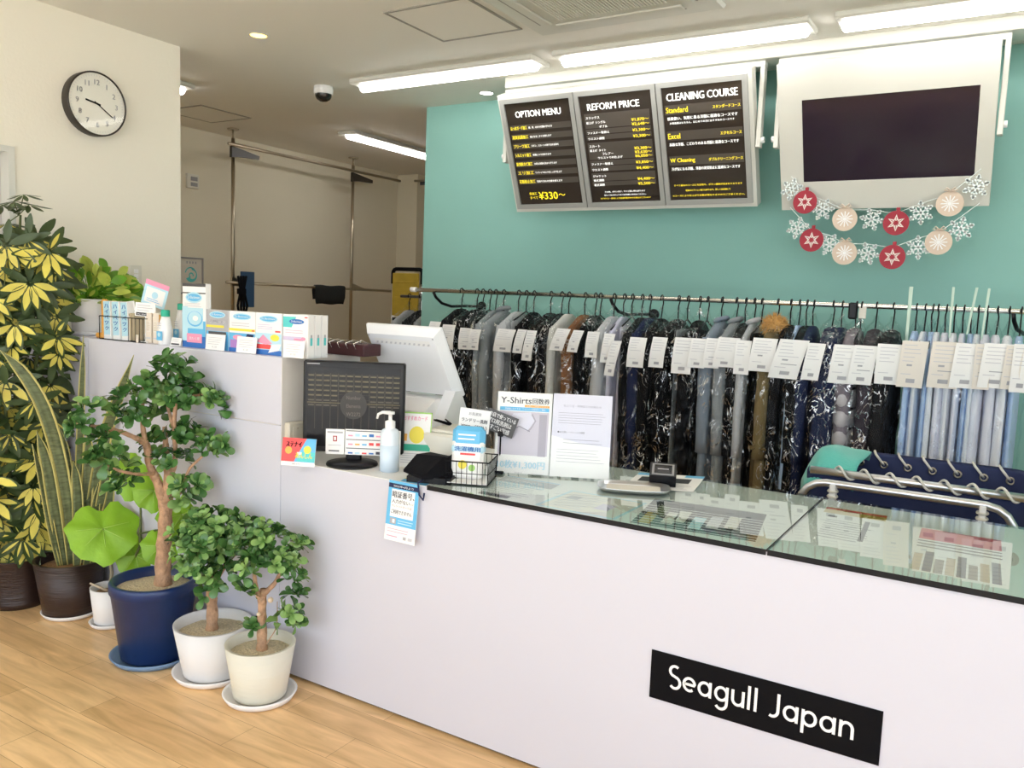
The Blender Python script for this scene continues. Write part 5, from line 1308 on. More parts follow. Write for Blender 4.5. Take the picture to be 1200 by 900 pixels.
def b_4(F, w, h):
    pc(F, 0, .70, .95, .95, 'turq', w, h); F.poly([(w*.35, h*.70), (w, h*.70), (w, h*.97), (w*.55, h*.97)], 'white', .0009); F.circ(w*.55, h*.84, w*.30, 'blue', h*.06, .0012); F.text('Dr.Beckmann', w*.34, h*.82, 'white', h=h*.045, w=w*.42, l=.0016); F.lines(w*.1, w*.8, h*.66, h*.55, 2, 'pink', t=.2, l=.001)
    pc(F, 0, .40, .8, .49, 'lilac', w, h); pc(F, .45, .40, .75, .45, 'pink', w, h, .001); F.circ(w*.82, h*.45, w*.09, 'pink', h*.04, .0012); pc(F, .86, .93, .98, .96, 'bright_red', w, h, .001)
def xat(px, y): return at(px, 415, Y=y)[0]
y_ = 2.31
hA = .245
x0 = xat(214, y_); x1 = xat(241, y_)
carton(x0, x1-x0, .028, .275, y_, 'tall blue and white washing cleaner box with pink band', b_tall, grp=None)
spec = [(242, 268, .168, b_1, 'grey and blue stain remover box, leftmost of the row behind price cards'), (268.5, 299, .168, b_2, 'blue stain remover box with yellow stripe and purple patch'), (299.5, 330, .168, b_3, 'pale blue stain remover box with red stripe and yellow sun'), (331.5, 361, .168, b_4, 'white stain remover box with turquoise top, rightmost front box')]
for a, b, h, dr_, lb in spec:
    xa, xb = xat(a, y_), xat(b, y_); carton(xa, xb-xa-.001, .034, h, y_, lb, dr_)
xa, xb = xat(331.5, y_), xat(361, y_)
for k in (1, 2):
    carton(xa, xb-xa-.001, .034, .168, y_+.037*k, 'white stain remover box '+('directly behind the rightmost front box' if k == 1 else 'rearmost of the three deep stack at the row end'), b_4)
for k in range(3):   # side prints on the right ends
    o_ = [q for q in bpy.data.objects if q.name.startswith('product_box')][-3+k]
    m = MB(); w = xb-xa-.001; F = Face(m, (w/2+.0002, -.017, 0), (0, 1, 0), (0, 0, 1)); F.rect(.011, .05, .023, .08, 'turq'); F.rect(.013, .08, .021, .092, 'ink_grey'); m.build('side_print', o_)
for a, b, v, lb in ((241, 263, 397, 'grey box'), (277, 300, 399, 'blue box with the yellow stripe'), (332, 356, 401, 'rightmost white box')):
    P0 = at(a, 415, Y=2.292); P1 = at(b, 417, Y=2.292)
    m = MB((P0[0], 2.292, ZT)); w = P1[0]-P0[0]; F = Face(m, (P0[0], 2.290, ZT+.001), (1, 0, 0), (0, .12, 1)); F.slab(0, 0, w, .066, 'paper', .0012); F.lines(w*.12, w*.88, .056, .02, 4, 'ink_light', t=.25, l=.0008); F.text('¥1,100', w*.35, .008, 'ink_grey', h=.009, l=.0008)
    tag(m.build('price_card'), 'small white price card standing in front of the '+lb, 'price card', 'price cards before the cartons')
# three toothpaste style tubes in cartons
for k in range(3):
    px = 121.5+k*10.6
    xa = at(px, 398, Y=2.305)[0]; xb = at(px+8, 398, Y=2.305)[0]; w = xb-xa
    root = thing('slim_carton', 'slim pale blue carton with vertical blue letters, %s of the three' % ['leftmost', 'middle', 'rightmost'][k], 'box', (xa+w/2, 2.325, ZT), rot=(0, -.035-.02*k, 0), group='slim cartons in the wire holder')
    m = MB(); m.box((0, 0, .089), (w, .036, .178), 'paper', bev=.001); m.build('carton', root)
    m = MB(); F = Face(m, (-w/2, -.018, 0), (1, 0, 0), (0, 0, 1)); F.rect(.002, .002, w-.002, .176, 'pale_sky'); F.rect(.002, .0, w-.002, .022, 'white', .0009)
    for j, c in enumerate('ハイベック'): F.text(c, w*.24, .146-j*.026, 'blue', h=.019, w=w*.55, l=.0013, bold=.0012)
    m.build('print', root)
# wire holder
xa = at(118, 398, Y=2.295)[0]; xb = at(169, 402, Y=2.295)[0]
root = thing('wire_holder', 'black wire holder around slim cartons and brown sachets', 'basket', ((xa+xb)/2, 2.34, ZT))
w = xb-xa; m = MB()
for z in (.002, .108): m.tube([(-w/2, -.05, z), (w/2, -.05, z), (w/2, .05, z), (-w/2, .05, z), (-w/2, -.05, z)], .0022, 'black_matte', 6)
for i in range(5):
    x = w*.17+i*w*.33/4
    m.tube([(x, -.05, .002), (x, -.05, .108)], .0014, 'black_matte', 5); m.tube([(x, .05, .002), (x, .05, .108)], .0014, 'black_matte', 5)
m.tube([(-w/2, -.05, .002), (-w/2, -.05, .108)], .0022, 'black_matte', 5); m.build('wire_frame', root)
xs_ = at(158, 400, Y=2.34)[0]
root = thing('sachet_pack', 'bundle of brown kraft sachets standing in the wire holder', 'sachets', (xs_, 2.34, ZT))
for i in range(4):
    m = MB(); m.box((-.024+i*.016, .0, .066), (.012, .06, .125), 'kraft', bev=.003, ry=.04*(i-1.5)); m.build('sachet', root)
P = at(161, 402, Y=2.284)
m = MB((P[0], 2.284, ZT)); m.box((P[0], 2.284, ZT+.018), (.012, .008, .036), 'tube_beige', bev=.002); tag(m.build('wooden_peg'), 'tiny pale peg standing before the wire holder', 'peg')
# orange handled stand, pattern coded card behind the cartons
P = at(117, 392, Y=2.33)
root = thing('scoop_stand', 'orange wooden stand left of the slim cartons', 'stand', (P[0], 2.35, ZT))
m = MB(); m.box((.0, 0, .012), (.062, .05, .024), 'orange', bev=.006); m.build('foot', root); m = MB(); m.box((.012, 0, .10), (.026, .03, .17), 'orange', bev=.008); m.build('upright', root)
P = at(119, 352, Y=2.37)
# small signs on sticks
def stick(px, py, Y, w, h, tl, label, dr_, rz=.35):
    c = at(px, py, Y=Y); root = thing('small_sign', label, 'sign', (c[0], Y, ZT), rot=(0, 0, rz)); zz = c[2]-ZT
    m = MB(); R = np.array(Euler((0, tl, 0)).to_matrix()); m.T = (R, np.array([0, 0, zz])); F = Face(m, (-w/2, 0, -h/2), (1, 0, 0), (0, 0, 1)); F.slab(0, 0, w, h, 'paper', .0012); dr_(F, w, h); m.build('card', root)
    m = MB(); m.tube([(0, .003, .002), (0, .003, zz-h*.3)], .002, 'white_plastic', 6); m.box((0, .004, .003), (.03, .03, .006), 'white_plastic'); m.build('stick', root)
stick(150, 362, 2.33, .075, .068, -.15, 'small white handwritten sign above the brown sachets', lambda F, w, h: (F.text('洗える', w*.2, h*.55, 'ink_grey', h=h*.2), F.text('布ナプキン', w*.05, h*.2, 'ink_dark', h=h*.22, w=w*.9)))
stick(170, 363, 2.31, .10, .062, .05, 'white sign with black bottom bar above the beige tubes', lambda F, w, h: (F.lines(w*.1, w*.9, h*.9, h*.35, 3, 'ink_light'), F.rect(w*.06, h*.06, w*.94, h*.28, 'black_plastic'), F.text('¥2,200税込', w*.12, h*.09, 'white', h=h*.14, w=w*.76, l=.0014)))
stick(182, 345, 2.42, .125, .115, .28, 'tilted pale blue card with pink header on a stick', lambda F, w, h: (F.rect(0, 0, w, h, 'pale_sky', .0005), F.rect(0, h*.80, w, h, 'pink', .0009), F.rect(w*.1, h*.1, w*.9, h*.72, 'paper', .0009), F.circ(w*.5, h*.45, w*.13, 'pale_sky', l=.0012), F.lines(w*.2, w*.8, h*.3, h*.15, 2, 'sky', t=.3, l=.0014)))
P = at(205, 403, Y=2.29)
root = thing('shelf_sign', 'little white sign with dark line at the feet of the green capped bottles', 'sign', (P[0], 2.29, ZT))
m = MB(); F = Face(m, (-.034, 0, .002), (1, 0, 0), (0, .3, 1)); F.slab(0, 0, .068, .036, 'paper', .001); F.rect(.006, .004, .06, .011, 'ink_dark'); F.lines(.006, .06, .032, .016, 2, 'ink_light'); m.build('card', root)
# beige tubes
for k, px in enumerate((173, 181.5)):
    x = at(px, 403, Y=2.31)[0]
    root = thing('beige_tube', ['cream cosmetic tube box, left of the pair', 'cream and orange cosmetic tube box, right of the pair'][k], 'box', (x, 2.33, ZT), rot=(0, 0, .1), group='cream tube boxes')
    m = MB(); m.box((0, 0, .068), (.036, .034, .136), 'tube_beige', bev=.002); m.build('carton', root)
    m = MB(); F = Face(m, (-.018, -.017, 0), (1, 0, 0), (0, 0, 1)); F.rect(.004, .05, .032, .10, 'paper_warm'); F.lines(.007, .03, .098, .055, 6, 'kraft', t=.3, l=.001); F.rect(.004, .02, .032, .026, 'ink_light')
    if k: m.bb(.0178, .0186, -.015, .015, .01, .13, 'orange')
    m.build('print', root)
# green capped bottles
for k, (px, Y, h) in enumerate(((194, 2.315, .125), (213, 2.50, .15))):
    x = at(px, 404 if k == 0 else 400, Y=Y)[0]
    root = thing('green_capped_bottle', ['small white bottle with green cap left of the tall blue box', 'white bottle with green cap partly hidden behind the tall blue box'][k], 'bottle', (x, Y, ZT), group='green capped bottles')
    m = MB(); m.lathe((0, 0, 0), [(.001, 0), (.028, 0), (.030, .004), (.029, h*.6), (.022, h*.86), (.017, h), (.001, h+.001)], 'white_plastic', 24); m.build('bottle', root)
    m = MB(); m.lathe((0, 0, h), [(.019, 0), (.019, .026), (.016, .029), (.001, .029)], 'green', 20); m.build('cap', root)
    m = MB(); F = Face(m, (-.02, -.0302, 0), (1, 0, 0), (0, 0, 1)); F.rect(.0, .02, .04, .06, 'sky'); F.circ(.018, .045, .010, 'pale_sky', l=.001); F.lines(.004, .036, .10, .07, 3, 'ink_light'); m.build('label_print', root)
# ================================================================== PLANTS
def obov(L, w, n=5, cup=.12, fold=.0, tipw=.25):
    """leaf along +Y in its own frame, rounded towards the tip; returns verts, quads"""
    V = []; 
    for i in range(n+1):
        t = i/n; ww = w*math.sin(PI*min(1, (t**.75)*.93+.05))**.8*(.55+.55*t) if i < n else w*tipw*.3
        if i == 0: ww = w*.12
        z = cup*L*math.sin(t*PI*.8)
        V += [(-ww/2, t*L, z+fold*ww), (0, t*L, z), (ww/2, t*L, z+fold*ww)]
    F = []
    for i in range(n):
        a = 3*i; F += [(a, a+1, a+4, a+3), (a+1, a+2, a+5, a+4)]
    return np.array(V), F
def basis(d, up=(0, 0, 1)):
    d = np.array(d, float); d /= np.linalg.norm(d); s = np.cross(d, up); n = np.linalg.norm(s)
    s = s/n if n > 1e-3 else np.array([1., 0, 0]); u = np.cross(s, d)
    return np.stack([s, d, u], 1)
rs = np.random.RandomState(11)
def jade_shape():
    n = 5; V = []; wd = [.09, .28, .48, .58, .47, .14]; tt = [0, .25, .5, .72, .9, 1.0]
    for i in range(n+1):
        ww = wd[i]; z = .16*math.sin(tt[i]*PI*.8)
        V += [(-ww/2, tt[i], z+.07*ww), (0, tt[i], z), (ww/2, tt[i], z+.07*ww)]
    return np.array(V), [f for i in range(n) for f in ((3*i, 3*i+1, 3*i+4, 3*i+3), (3*i+1, 3*i+2, 3*i+5, 3*i+4))]
def jade_leaves(m, centers, n_ros, Lf, rsd, dens=1.0):
    V0, F0 = jade_shape()
    for (c, r) in centers:
        k = max(4, int(n_ros*(r/.07)**2*dens))
        for _ in range(k):
            d = rsd.randn(3); d /= np.linalg.norm(d); d[2] = abs(d[2])*.9-.25 if rsd.rand() < .75 else d[2]
            p = c+d*r*np.array([1, 1, .8])*rsd.uniform(.45, 1.0); p[1] = min(p[1], 2.235); up = d*1.0+np.array([0, 0, .7]); up /= np.linalg.norm(up)
            B = basis(up, (0.3, .2, .1)); ph = rsd.rand()*6; nl = rsd.randint(5, 8); mt = 'jade_light' if rsd.rand() < .38 else 'jade'
            for j in range(nl):
                a = ph+j*2.4; el = rsd.uniform(.1, .75) if j > 1 else 1.0
                q = (B[:, 0]*math.cos(a)+B[:, 2]*math.sin(a))*math.cos(el)+up*math.sin(el)
                L = Lf*rsd.uniform(.7, 1.15)*(.65 if j <= 1 else 1)
                M = basis(q, up); m.add((V0*L) @ M.T+p, F0, mt, True)
def pxp(px, py, root, dy=0, scale_ref=None):
    """point seen at the pixel, in the vertical plane through the plant facing the window side"""
    nrm = np.array([root[0], root[1], 0.]); nrm /= np.linalg.norm(nrm); d = FW*FPX+RT*(px-600)-UP*(py-450)
    t = (np.array(root)@nrm+dy)/(d@nrm); p = np.array([0, 0, EYE])+d*t
    if root[2] == 0 and p[1] > 2.225: p = at(px, py, Y=2.225)
    return p
def pot(root, c, rt, rb, h, m_, rim, label=None, lip=.006, th=.012):
    m = MB(); m.lathe((0, 0, .012), [(.001, 0), (rb-.006, 0), (rb, .006), (rt, h-rim)] + ([(rt+lip, h-rim+.004), (rt+lip, h-.006), (rt+lip-.004, h)] if rim else [(rt, h)]) + [(rt-th, h), (rt-th-.002, h-.04), (rt-th-.01, h-.05)], m_, 44); return m.build('pot', root)
def saucer(root, r, m_, h=.028):
    m = MB(); m.lathe((0, 0, 0), [(.001, 0), (r*.82, 0), (r*.90, .004), (r, h), (r-.004, h+.002), (r-.012, h-.004), (r*.84, .008), (.001, .008)], m_, 44); return m.build('saucer', root)
def soil(root, r, z, m_):
    m = MB(); P = []
    for j in range(7):
        k = j/6; P.append([(r*k*math.cos(2*PI*i/36)+1e-4, r*k*math.sin(2*PI*i/36), z+.012*(1-k*k)+rs.uniform(-.002, .002)) for i in range(36)])
    m.grid(np.array(P)[::-1], m_, closed=True); return m.build('soil', root)

# --- jade bonsai plants
def jade(loc, label, saucer_m, pot_m, rt, rb, h, rim, branches, clusters, Lf, nros, seed, sr, soil_m='soil_pebble', cuts=()):
    L = np.array([loc[0], loc[1], 0.]); rsd = np.random.RandomState(seed)
    root = thing('jade_plant', label, 'potted plant', tuple(L))
    saucer(root, sr, saucer_m); pot(root, L, rt, rb, h, pot_m, rim); soil(root, rt-.014, h-.028, soil_m)
    m = MB(L)
    for pts, rad in branches:
        P = np.array([pxp(x, y, L, dy) for x, y, dy in pts])
        # resample
        t = np.linspace(0, len(P)-1, (len(P)-1)*4+1); Q = np.stack([np.interp(t, range(len(P)), P[:, k]) for k in range(3)], 1)
        for k in range(1, len(Q)-1): Q[k] = (Q[k-1]+2*Q[k]+Q[k+1])/4
        R_ = np.interp(t, range(len(P)), rad)*(1+.10*np.sin(np.arange(len(t))*2.3)); m.tube(Q, R_*.72, 'trunk', 12)
    for (x, y, dy, r) in cuts:
        c = pxp(x, y, L, dy); m.ball(c, r, 'trunk_cut', 10)
    m.build('trunk', root)
    m = MB(L); jade_leaves(m, [(pxp(x, y, L, dy), r) for x, y, dy, r in clusters], nros, Lf, rsd)
    m.build('foliage', root)
    return root
PL4 = (-2.92, 2.115-.02)
jade((-2.955, 2.07), 'large branching jade bonsai in a glazed dark blue pot on a pale blue saucer', 'saucer_blue', 'pot_blue', .165, .130, .325, .045,
     [([(191, 690, 0), (191, 655, 0), (193, 620, 0), (195, 588, 0)], [.050, .042, .038, .036]),
      ([(194, 600, 0), (187, 570, 0), (175, 545, .02), (172, 520, .02), (163, 515, 0)], [.032, .026, .022, .020, .016]),
      ([(172, 525, .01), (167, 500, .02), (167, 470, .03), (168, 440, .05)], [.016, .013, .011, .006]),
      ([(165, 516, 0), (145, 507, -.02), (120, 500, -.04), (106, 499, -.05)], [.015, .012, .011, .007]),
      ([(180, 555, 0), (160, 556, -.05), (140, 552, -.07), (125, 545, -.08)], [.012, .009, .008, .005]),
      ([(195, 590, 0), (198, 560, .0), (195, 535, .04), (193, 500, .05)], [.034, .027, .020, .012]),
      ([(197, 570, 0), (206, 540, .02), (204, 490, -.02), (208, 455, 0)], [.018, .014, .012, .006]),
      ([(203, 500, .0), (195, 470, .05), (215, 465, 0), (240, 462, -.03)], [.012, .009, .008, .005]),
      ([(212, 575, -.03), (222, 548, -.06), (237, 535, -.06), (248, 525, -.06)], [.007, .008, .007, .004]),
      ([(198, 583, 0), (212, 578, -.04), (218, 572, -.05)], [.012, .008, .005])],
     [(204, 431, 0, .055), (186, 447, .03, .05), (170, 452, .05, .05), (148, 470, .02, .06), (158, 487, .02, .045), (135, 488, -.02, .04), (108, 480, -.05, .045), (97, 497, -.05, .045), (118, 515, -.06, .035),
      (125, 533, -.07, .045), (112, 545, -.08, .04), (133, 520, -.03, .035), (222, 470, -.02, .06), (240, 468, -.03, .06), (252, 475, -.03, .045), (200, 465, .03, .06), (215, 450, 0, .055), (192, 485, .06, .05),
      (185, 520, .03, .05), (205, 515, -.02, .06), (222, 508, -.02, .045), (208, 540, .0, .05), (190, 538, .03, .04), (248, 521, -.06, .042), (240, 530, -.06, .035), (262, 520, -.06, .02), (146, 549, -.06, .03), (150, 565, -.04, .03), (143, 572, -.04, .025), (215, 570, -.05, .038), (212, 583, -.05, .03), (228, 568, -.05, .02)],
     .060, 13, 5, .172, cuts=[])
jade((-2.63, 2.105), 'round headed jade plant in a whitish pot between the blue and cream pots', 'pot_white', 'pot_stone', .150, .113, .205, 0,
     [([(248, 744, 0), (249, 715, 0), (247, 690, 0), (250, 665, 0)], [.034, .030, .028, .020]), ([(248, 692, 0), (235, 670, 0), (225, 655, 0)], [.018, .012, .008]), ([(250, 685, 0), (265, 660, 0), (280, 645, 0)], [.018, .012, .008])],
     [(248, 612, 0, .09), (228, 618, 0, .08), (272, 622, 0, .08), (222, 640, -.03, .07), (250, 645, -.05, .10), (278, 640, -.03, .07), (232, 665, -.03, .07), (258, 672, -.04, .07), (285, 620, .03, .06), (244, 690, -.02, .05), (270, 660, -.02, .07), (215, 655, -.02, .045), (236, 640, -.09, .06), (262, 640, -.09, .06)],
     .050, 14, 6, .155)
jade((-2.335, 2.085), 'small jade plant with forked trunk in a cream ribbed pot, rightmost of the floor plants', 'pot_white', 'pot_cream', .130, .098, .205, 0,
     [([(307, 768, 0), (307, 735, 0), (307, 712, 0), (309, 690, 0)], [.030, .025, .022, .018]), ([(308, 712, 0), (300, 690, 0), (297, 665, 0)], [.016, .012, .008]), ([(309, 696, 0), (322, 684, 0), (332, 665, 0)], [.016, .012, .008]), ([(312, 755, -.02), (325, 735, -.02), (325, 705, -.02)], [.003, .003, .002])],
     [(300, 640, 0, .06), (318, 632, 0, .065), (335, 640, 0, .055), (303, 660, -.03, .06), (322, 655, -.03, .06), (340, 655, 0, .05), (348, 640, 0, .035), (310, 622, .02, .04), (338, 680, -.02, .05), (345, 698, -.02, .03), (340, 715, -.03, .03), (332, 728, -.03, .028), (345, 730, -.03, .018), (288, 672, -.02, .045), (283, 695, -.02, .03), (290, 648, 0, .05), (295, 735, .0, .015)],
     .050, 15, 9, .138, cuts=[(317, 703, -.025, .011), (303, 720, -.028, .008)])

# --- lime leaved plant in a small white pot
loc = np.array([-3.405, 2.16, 0.])
root = thing('lime_leaf_plant', 'thin stemmed plant with big lime heart leaves in a small white pot', 'potted plant', tuple(loc))
saucer(root, .088, 'pot_white', .02); pot(root, loc, .082, .066, .165, 'pot_white', .0, th=.006); soil(root, .074, .145, 'bark_mulch')
m = MB(loc)
def px_(x, y, dy=0): return pxp(x, y, loc, dy)
st = [px_(130, 700), px_(131, 670), px_(128, 650), px_(124, 632)]; st[0] = loc+np.array([0, 0, .14])
m.tube(st, [.009, .008, .007, .004], 'stem_grey', 8)
m.tube([loc+np.array([0.01, 0, .15]), px_(150, 670, .08), px_(164, 640, .10), px_(165, 600, .10), px_(163, 570, .10)], [.008, .007, .006, .005, .003], 'stem_green', 8)
m.tube([px_(165, 625, .10), px_(190, 620, .14), px_(212, 605, .16)], [.005, .004, .003], 'stem_green', 6)
m.tube([px_(165, 630, .1), px_(158, 622, .08), px_(158, 640, .02)], [.005, .004, .003], 'stem_green', 6)
m.tube([loc+np.array([0, 0, .15]), loc+np.array([-.07, -.05, .19])], [.007, .004], 'trunk_cut', 6)
m.build('stem', root)
def heart(cpx, cpy, dy, rpx, ang, tilt, rx=1.0):
    c = px_(cpx, cpy, dy); view = np.array([0, 0, EYE])-c; view /= np.linalg.norm(view)
    nrm = view+np.array([0, 0, tilt]); nrm /= np.linalg.norm(nrm)
    R0 = rpx*np.linalg.norm(np.array([0, 0, EYE])-c)/1010
    x = np.cross((0, 0, 1), nrm); x /= np.linalg.norm(x); y = np.cross(nrm, x)
    m = MB(loc); n = 30; P = [[], [], [], []]
    for k in range(n):
        a = 2*PI*k/n
        r = 1-.28*math.exp(-((a-PI/2)/.28)**2)+.10*math.exp(-((a-3*PI/2)/.3)**2)+.05*math.sin(a*7)+.03*math.sin(a*11+1)
        for j, q in enumerate((.02, .4, .75, 1.0)):
            u, v = r*q*math.cos(a)*rx, r*q*math.sin(a); ur = u*math.cos(ang)-v*math.sin(ang); vr = u*math.sin(ang)+v*math.cos(ang)
            w = .10*q*q*math.sin(a*7)*.5-.14*q*q+.05*math.cos(a*2)
            P[j].append(c+(x*ur+y*vr+nrm*w)*R0)
    m.grid(np.array(P), 'lime_leaf', closed=True)
    lf = m.build('leaf', root)
    m = MB(loc)
    for a in (3*PI/2, 3*PI/2+.9, 3*PI/2-.9, 3*PI/2+1.7, 3*PI/2-1.7):
        pts = []
        for q in (.02, .35, .7, .9):
            u, v = q*math.cos(a)*rx, q*math.sin(a); ur = u*math.cos(ang)-v*math.sin(ang); vr = u*math.sin(ang)+v*math.cos(ang); w = -.14*q*q+.05*math.cos(a*2)+.012
            pts.append(c+(x*ur+y*vr+nrm*w)*R0)
        m.tube(pts, [.002, .0018, .0013, .0006], 'lime_vein', 5)
    m.build('veins', lf)
heart(121, 620, -.06, 36, .1, .5, 1.0); heart(159, 651, .0, 25, .2, .1, .85); heart(160, 556, .12, 27, -.3, .3); heart(214, 603, .20, 27, .3, .3); heart(190, 640, .18, 22, 0, .2); heart(180, 575, .16, 22, 0, .2)

# --- snake plant
loc = np.array([-3.66, 2.13, 0.])
root = thing('snake_plant', 'snake plant with tall yellow edged sword leaves in a dark brown pot', 'potted plant', tuple(loc))
saucer(root, .128, 'pot_white', .022); pot(root, loc, .155, .118, .255, 'pot_brown', 0); soil(root, .14, .225, 'bark_mulch')
def blade(pts, w, tw=0, curl=.15, name='leaf'):
    P = np.array([pxp(x, y, loc, dy) for x, y, dy in pts]); n = 16
    t = np.linspace(0, len(P)-1, n+1); Q = np.stack([np.interp(t, range(len(P)), P[:, k]) for k in range(3)], 1)
    for _ in range(2):
        for k in range(1, n): Q[k] = (Q[k-1]+2*Q[k]+Q[k+1])/4
    T = np.gradient(Q, axis=0); T /= np.linalg.norm(T, axis=1)[:, None]
    view = np.array([0, 0, EYE])-Q.mean(0); view /= np.linalg.norm(view)
    rows = []
    for k in range(n+1):
        q = k/n; s = np.cross(T[k], view); s /= np.linalg.norm(s); ang = tw*q; s = s*math.cos(ang)+np.cross(T[k], s)*math.sin(ang); u = np.cross(s, T[k])
        ww = w*(math.sin(PI*min(1, q*.8+.12))**.6)*(1 if q < .85 else max(.03, (1-q)/.15))
        rows.append([Q[k]+s*ww*a+u*ww*curl*abs(a)*2 for a in (-.5, -.36, -.12, .12, .36, .5)])
    rows = np.array(rows); m = MB(loc)
    m.grid(rows[:, 1:5], 'snake_green'); m.grid(rows[:, 0:2], 'snake_yellow'); m.grid(rows[:, 4:6], 'snake_yellow'); o = m.build(name, root)
    s_ = o.modifiers.new('s', 'SOLIDIFY'); s_.thickness = .003; return o
for b in (([(88, 670, 0), (92, 560, 0), (95, 470, .0), (98, 393, .02)], .034, .6), ([(98, 668, 0), (110, 580, .02), (125, 500, .05), (157, 416, .05)], .06, .3), ([(84, 665, 0), (80, 590, -.04), (66, 520, -.07), (48, 468, -.09), (24, 432, -.10), (0, 410, -.12)], .062, .3),
          ([(76, 668, 0), (64, 600, -.05), (55, 545, -.08), (43, 505, -.08)], .055, .5), ([(72, 670, 0), (60, 620, -.05), (50, 570, -.06), (38, 520, -.06)], .035, .9), ([(95, 668, 0), (100, 600, 0), (104, 540, .0), (103, 505, 0)], .055, .3), ([(103, 668, 0), (115, 610, 0), (124, 560, .0), (127, 520, .02)], .05, .4),
          ([(107, 668, .02), (118, 620, .03), (128, 590, .03), (131, 555, .03)], .045, .4), ([(83, 668, .03), (82, 600, .05), (78, 540, .05), (70, 500, .05)], .05, .4), ([(90, 668, -.03), (92, 620, -.04), (90, 570, -.04), (86, 540, -.04)], .05, .5), ([(100, 668, -.03), (108, 630, -.04), (112, 590, -.04), (116, 565, -.04)], .045, .7), ([(78, 668, .03), (72, 630, .05), (66, 590, .05), (62, 560, .05)], .04, .3)):
    blade(*b)

# --- schefflera
loc = np.array([-3.98, 2.06, 0.])
root = thing('schefflera', 'tall umbrella plant with yellow splashed leaves in a dark pot at the far left', 'potted plant', tuple(loc))
m = MB(); m.lathe((0, 0, 0), [(.001, 0), (.118, 0), (.125, .02), (.122, .03), (.135, .23), (.137, .235), (.126, .235), (.12, .20)], 'pot_brown', 44); m.build('pot', root); soil(root, .125, .205, 'soil_dark')
m = MB(loc); top = pxp(22, 252, loc)
stems = []
for k, (bx, by, ex, ey, dy) in enumerate(((30, 655, 24, 252, 0), (24, 655, 10, 330, .05), (38, 655, 55, 330, -.03), (30, 655, 62, 430, .06), (20, 655, 3, 420, -.06))):
    A = loc+np.array([rs.uniform(-.03, .03), rs.uniform(-.03, .03), .2]); B = pxp(ex, ey, loc, dy); mid = (A+B)/2+rs.uniform(-.04, .04, 3); P = [A, (A+mid)/2+rs.uniform(-.01, .01, 3), mid, (mid+B)/2, B]
    m.tube(P, [.013, .012, .010, .008, .005], 'stem_green', 8); stems.append((A, mid, B))
m.build('stem', root)
mf = MB(loc); n0 = 9
def leaflet(m, p, d, up, L, yel):
    V, F = obov(L, L*.40, 6, -.06, .10, .5)
    # pointed-oval outline with a yellow inner blotch
    B = basis(d, up); m.add(V @ B.T+p, F, 'schef_green', True)
    if yel > 0:
        Vy = V.copy(); q = np.clip(Vy[:, 1]/L, 0, 1); Vy[:, 0] *= yel*(.55+.35*np.sin(q*3)); Vy[:, 1] = Vy[:, 1]*(.55+.3*yel)+.04*L; Vy[:, 2] = np.interp(Vy[:, 1], V[1::3, 1], V[1::3, 2])+np.abs(Vy[:, 0])*.10*2*.5+.0016
        m.add(Vy @ B.T+p, F, 'schef_yellow', True)
def whorl(c, nrm, L, yel, k):
    nrm = nrm/np.linalg.norm(nrm); B = basis(nrm, (.2, .3, .9)); ph = rs.rand()*6
    for j in range(k):
        a = ph+2*PI*j/k+rs.uniform(-.12, .12); q = (B[:, 0]*math.cos(a)+B[:, 2]*math.sin(a))*.93+nrm*.12+np.array([0, 0, -.34]); q /= np.linalg.norm(q)
        y = yel*rs.uniform(.95, 1.25) if (q[2] < -.12 and yel > .2) else (yel*.5 if rs.rand() < .12 else 0)
        leaflet(mf, c+q*.012, q, nrm, L*rs.uniform(.8, 1.1), y)
pet = MB(loc)
# whorls placed over a tapering column, kept in the view outline of the plant
def width(py):   # right outline of the crown in the photograph
    return np.interp(py, [225, 260, 290, 330, 400, 470, 520, 570, 620, 660], [38, 34, 62, 78, 80, 82, 72, 62, 52, 40])
cnt = 0
for py in np.arange(285, 650, 17.5):
    wr = width(py)
    for k in range(6):
        px = rs.uniform(-32, wr-12) if k else wr-rs.uniform(8, 18)
        dy = rs.uniform(-.16, .10)-.03; c = pxp(px, py+rs.uniform(-8, 8), loc, dy)
        if c[0] < XW+.10: c[0] = XW+.10
        cam_dir = np.array([0, 0, EYE])-c; cam_dir /= np.linalg.norm(cam_dir)
        out = np.array([(px-22)/60., 0, 0]); nrm = cam_dir*.85+np.array([0, 0, .45])+np.array([RT[0], RT[1], 0])*(px-22)/90+rs.randn(3)*.18
        yel = .85 if rs.rand() < .75 else (.3 if rs.rand() < .5 else 0)
        if dy > -.0: yel *= .4
        whorl(c, nrm, rs.uniform(.10, .135), yel, rs.randint(7, 10))
        s = stems[rs.randint(0, 5)]; zt = max(0, min(1, (c[2]-s[0][2])/(s[2][2]-s[0][2]))); a = s[0]*(1-zt)+s[2]*zt
        pet.tube([a, (a+c)/2+np.array([0, 0, .01]), c], [.003, .0025, .002], 'stem_green', 5)
for px, py, L in ((16, 236, .08), (34, 240, .075), (8, 262, .08), (28, 228, .07), (2, 240, .08)):
    c = pxp(px, py, loc, rs.uniform(-.05, .03)); whorl(c, np.array([.2, -.25, .9]), L*1.1, 0 if rs.rand() < .8 else .3, 7); pet.tube([top, c], .0025, 'stem_green', 5)
mf.build('foliage', root); pet.build('petioles', root)

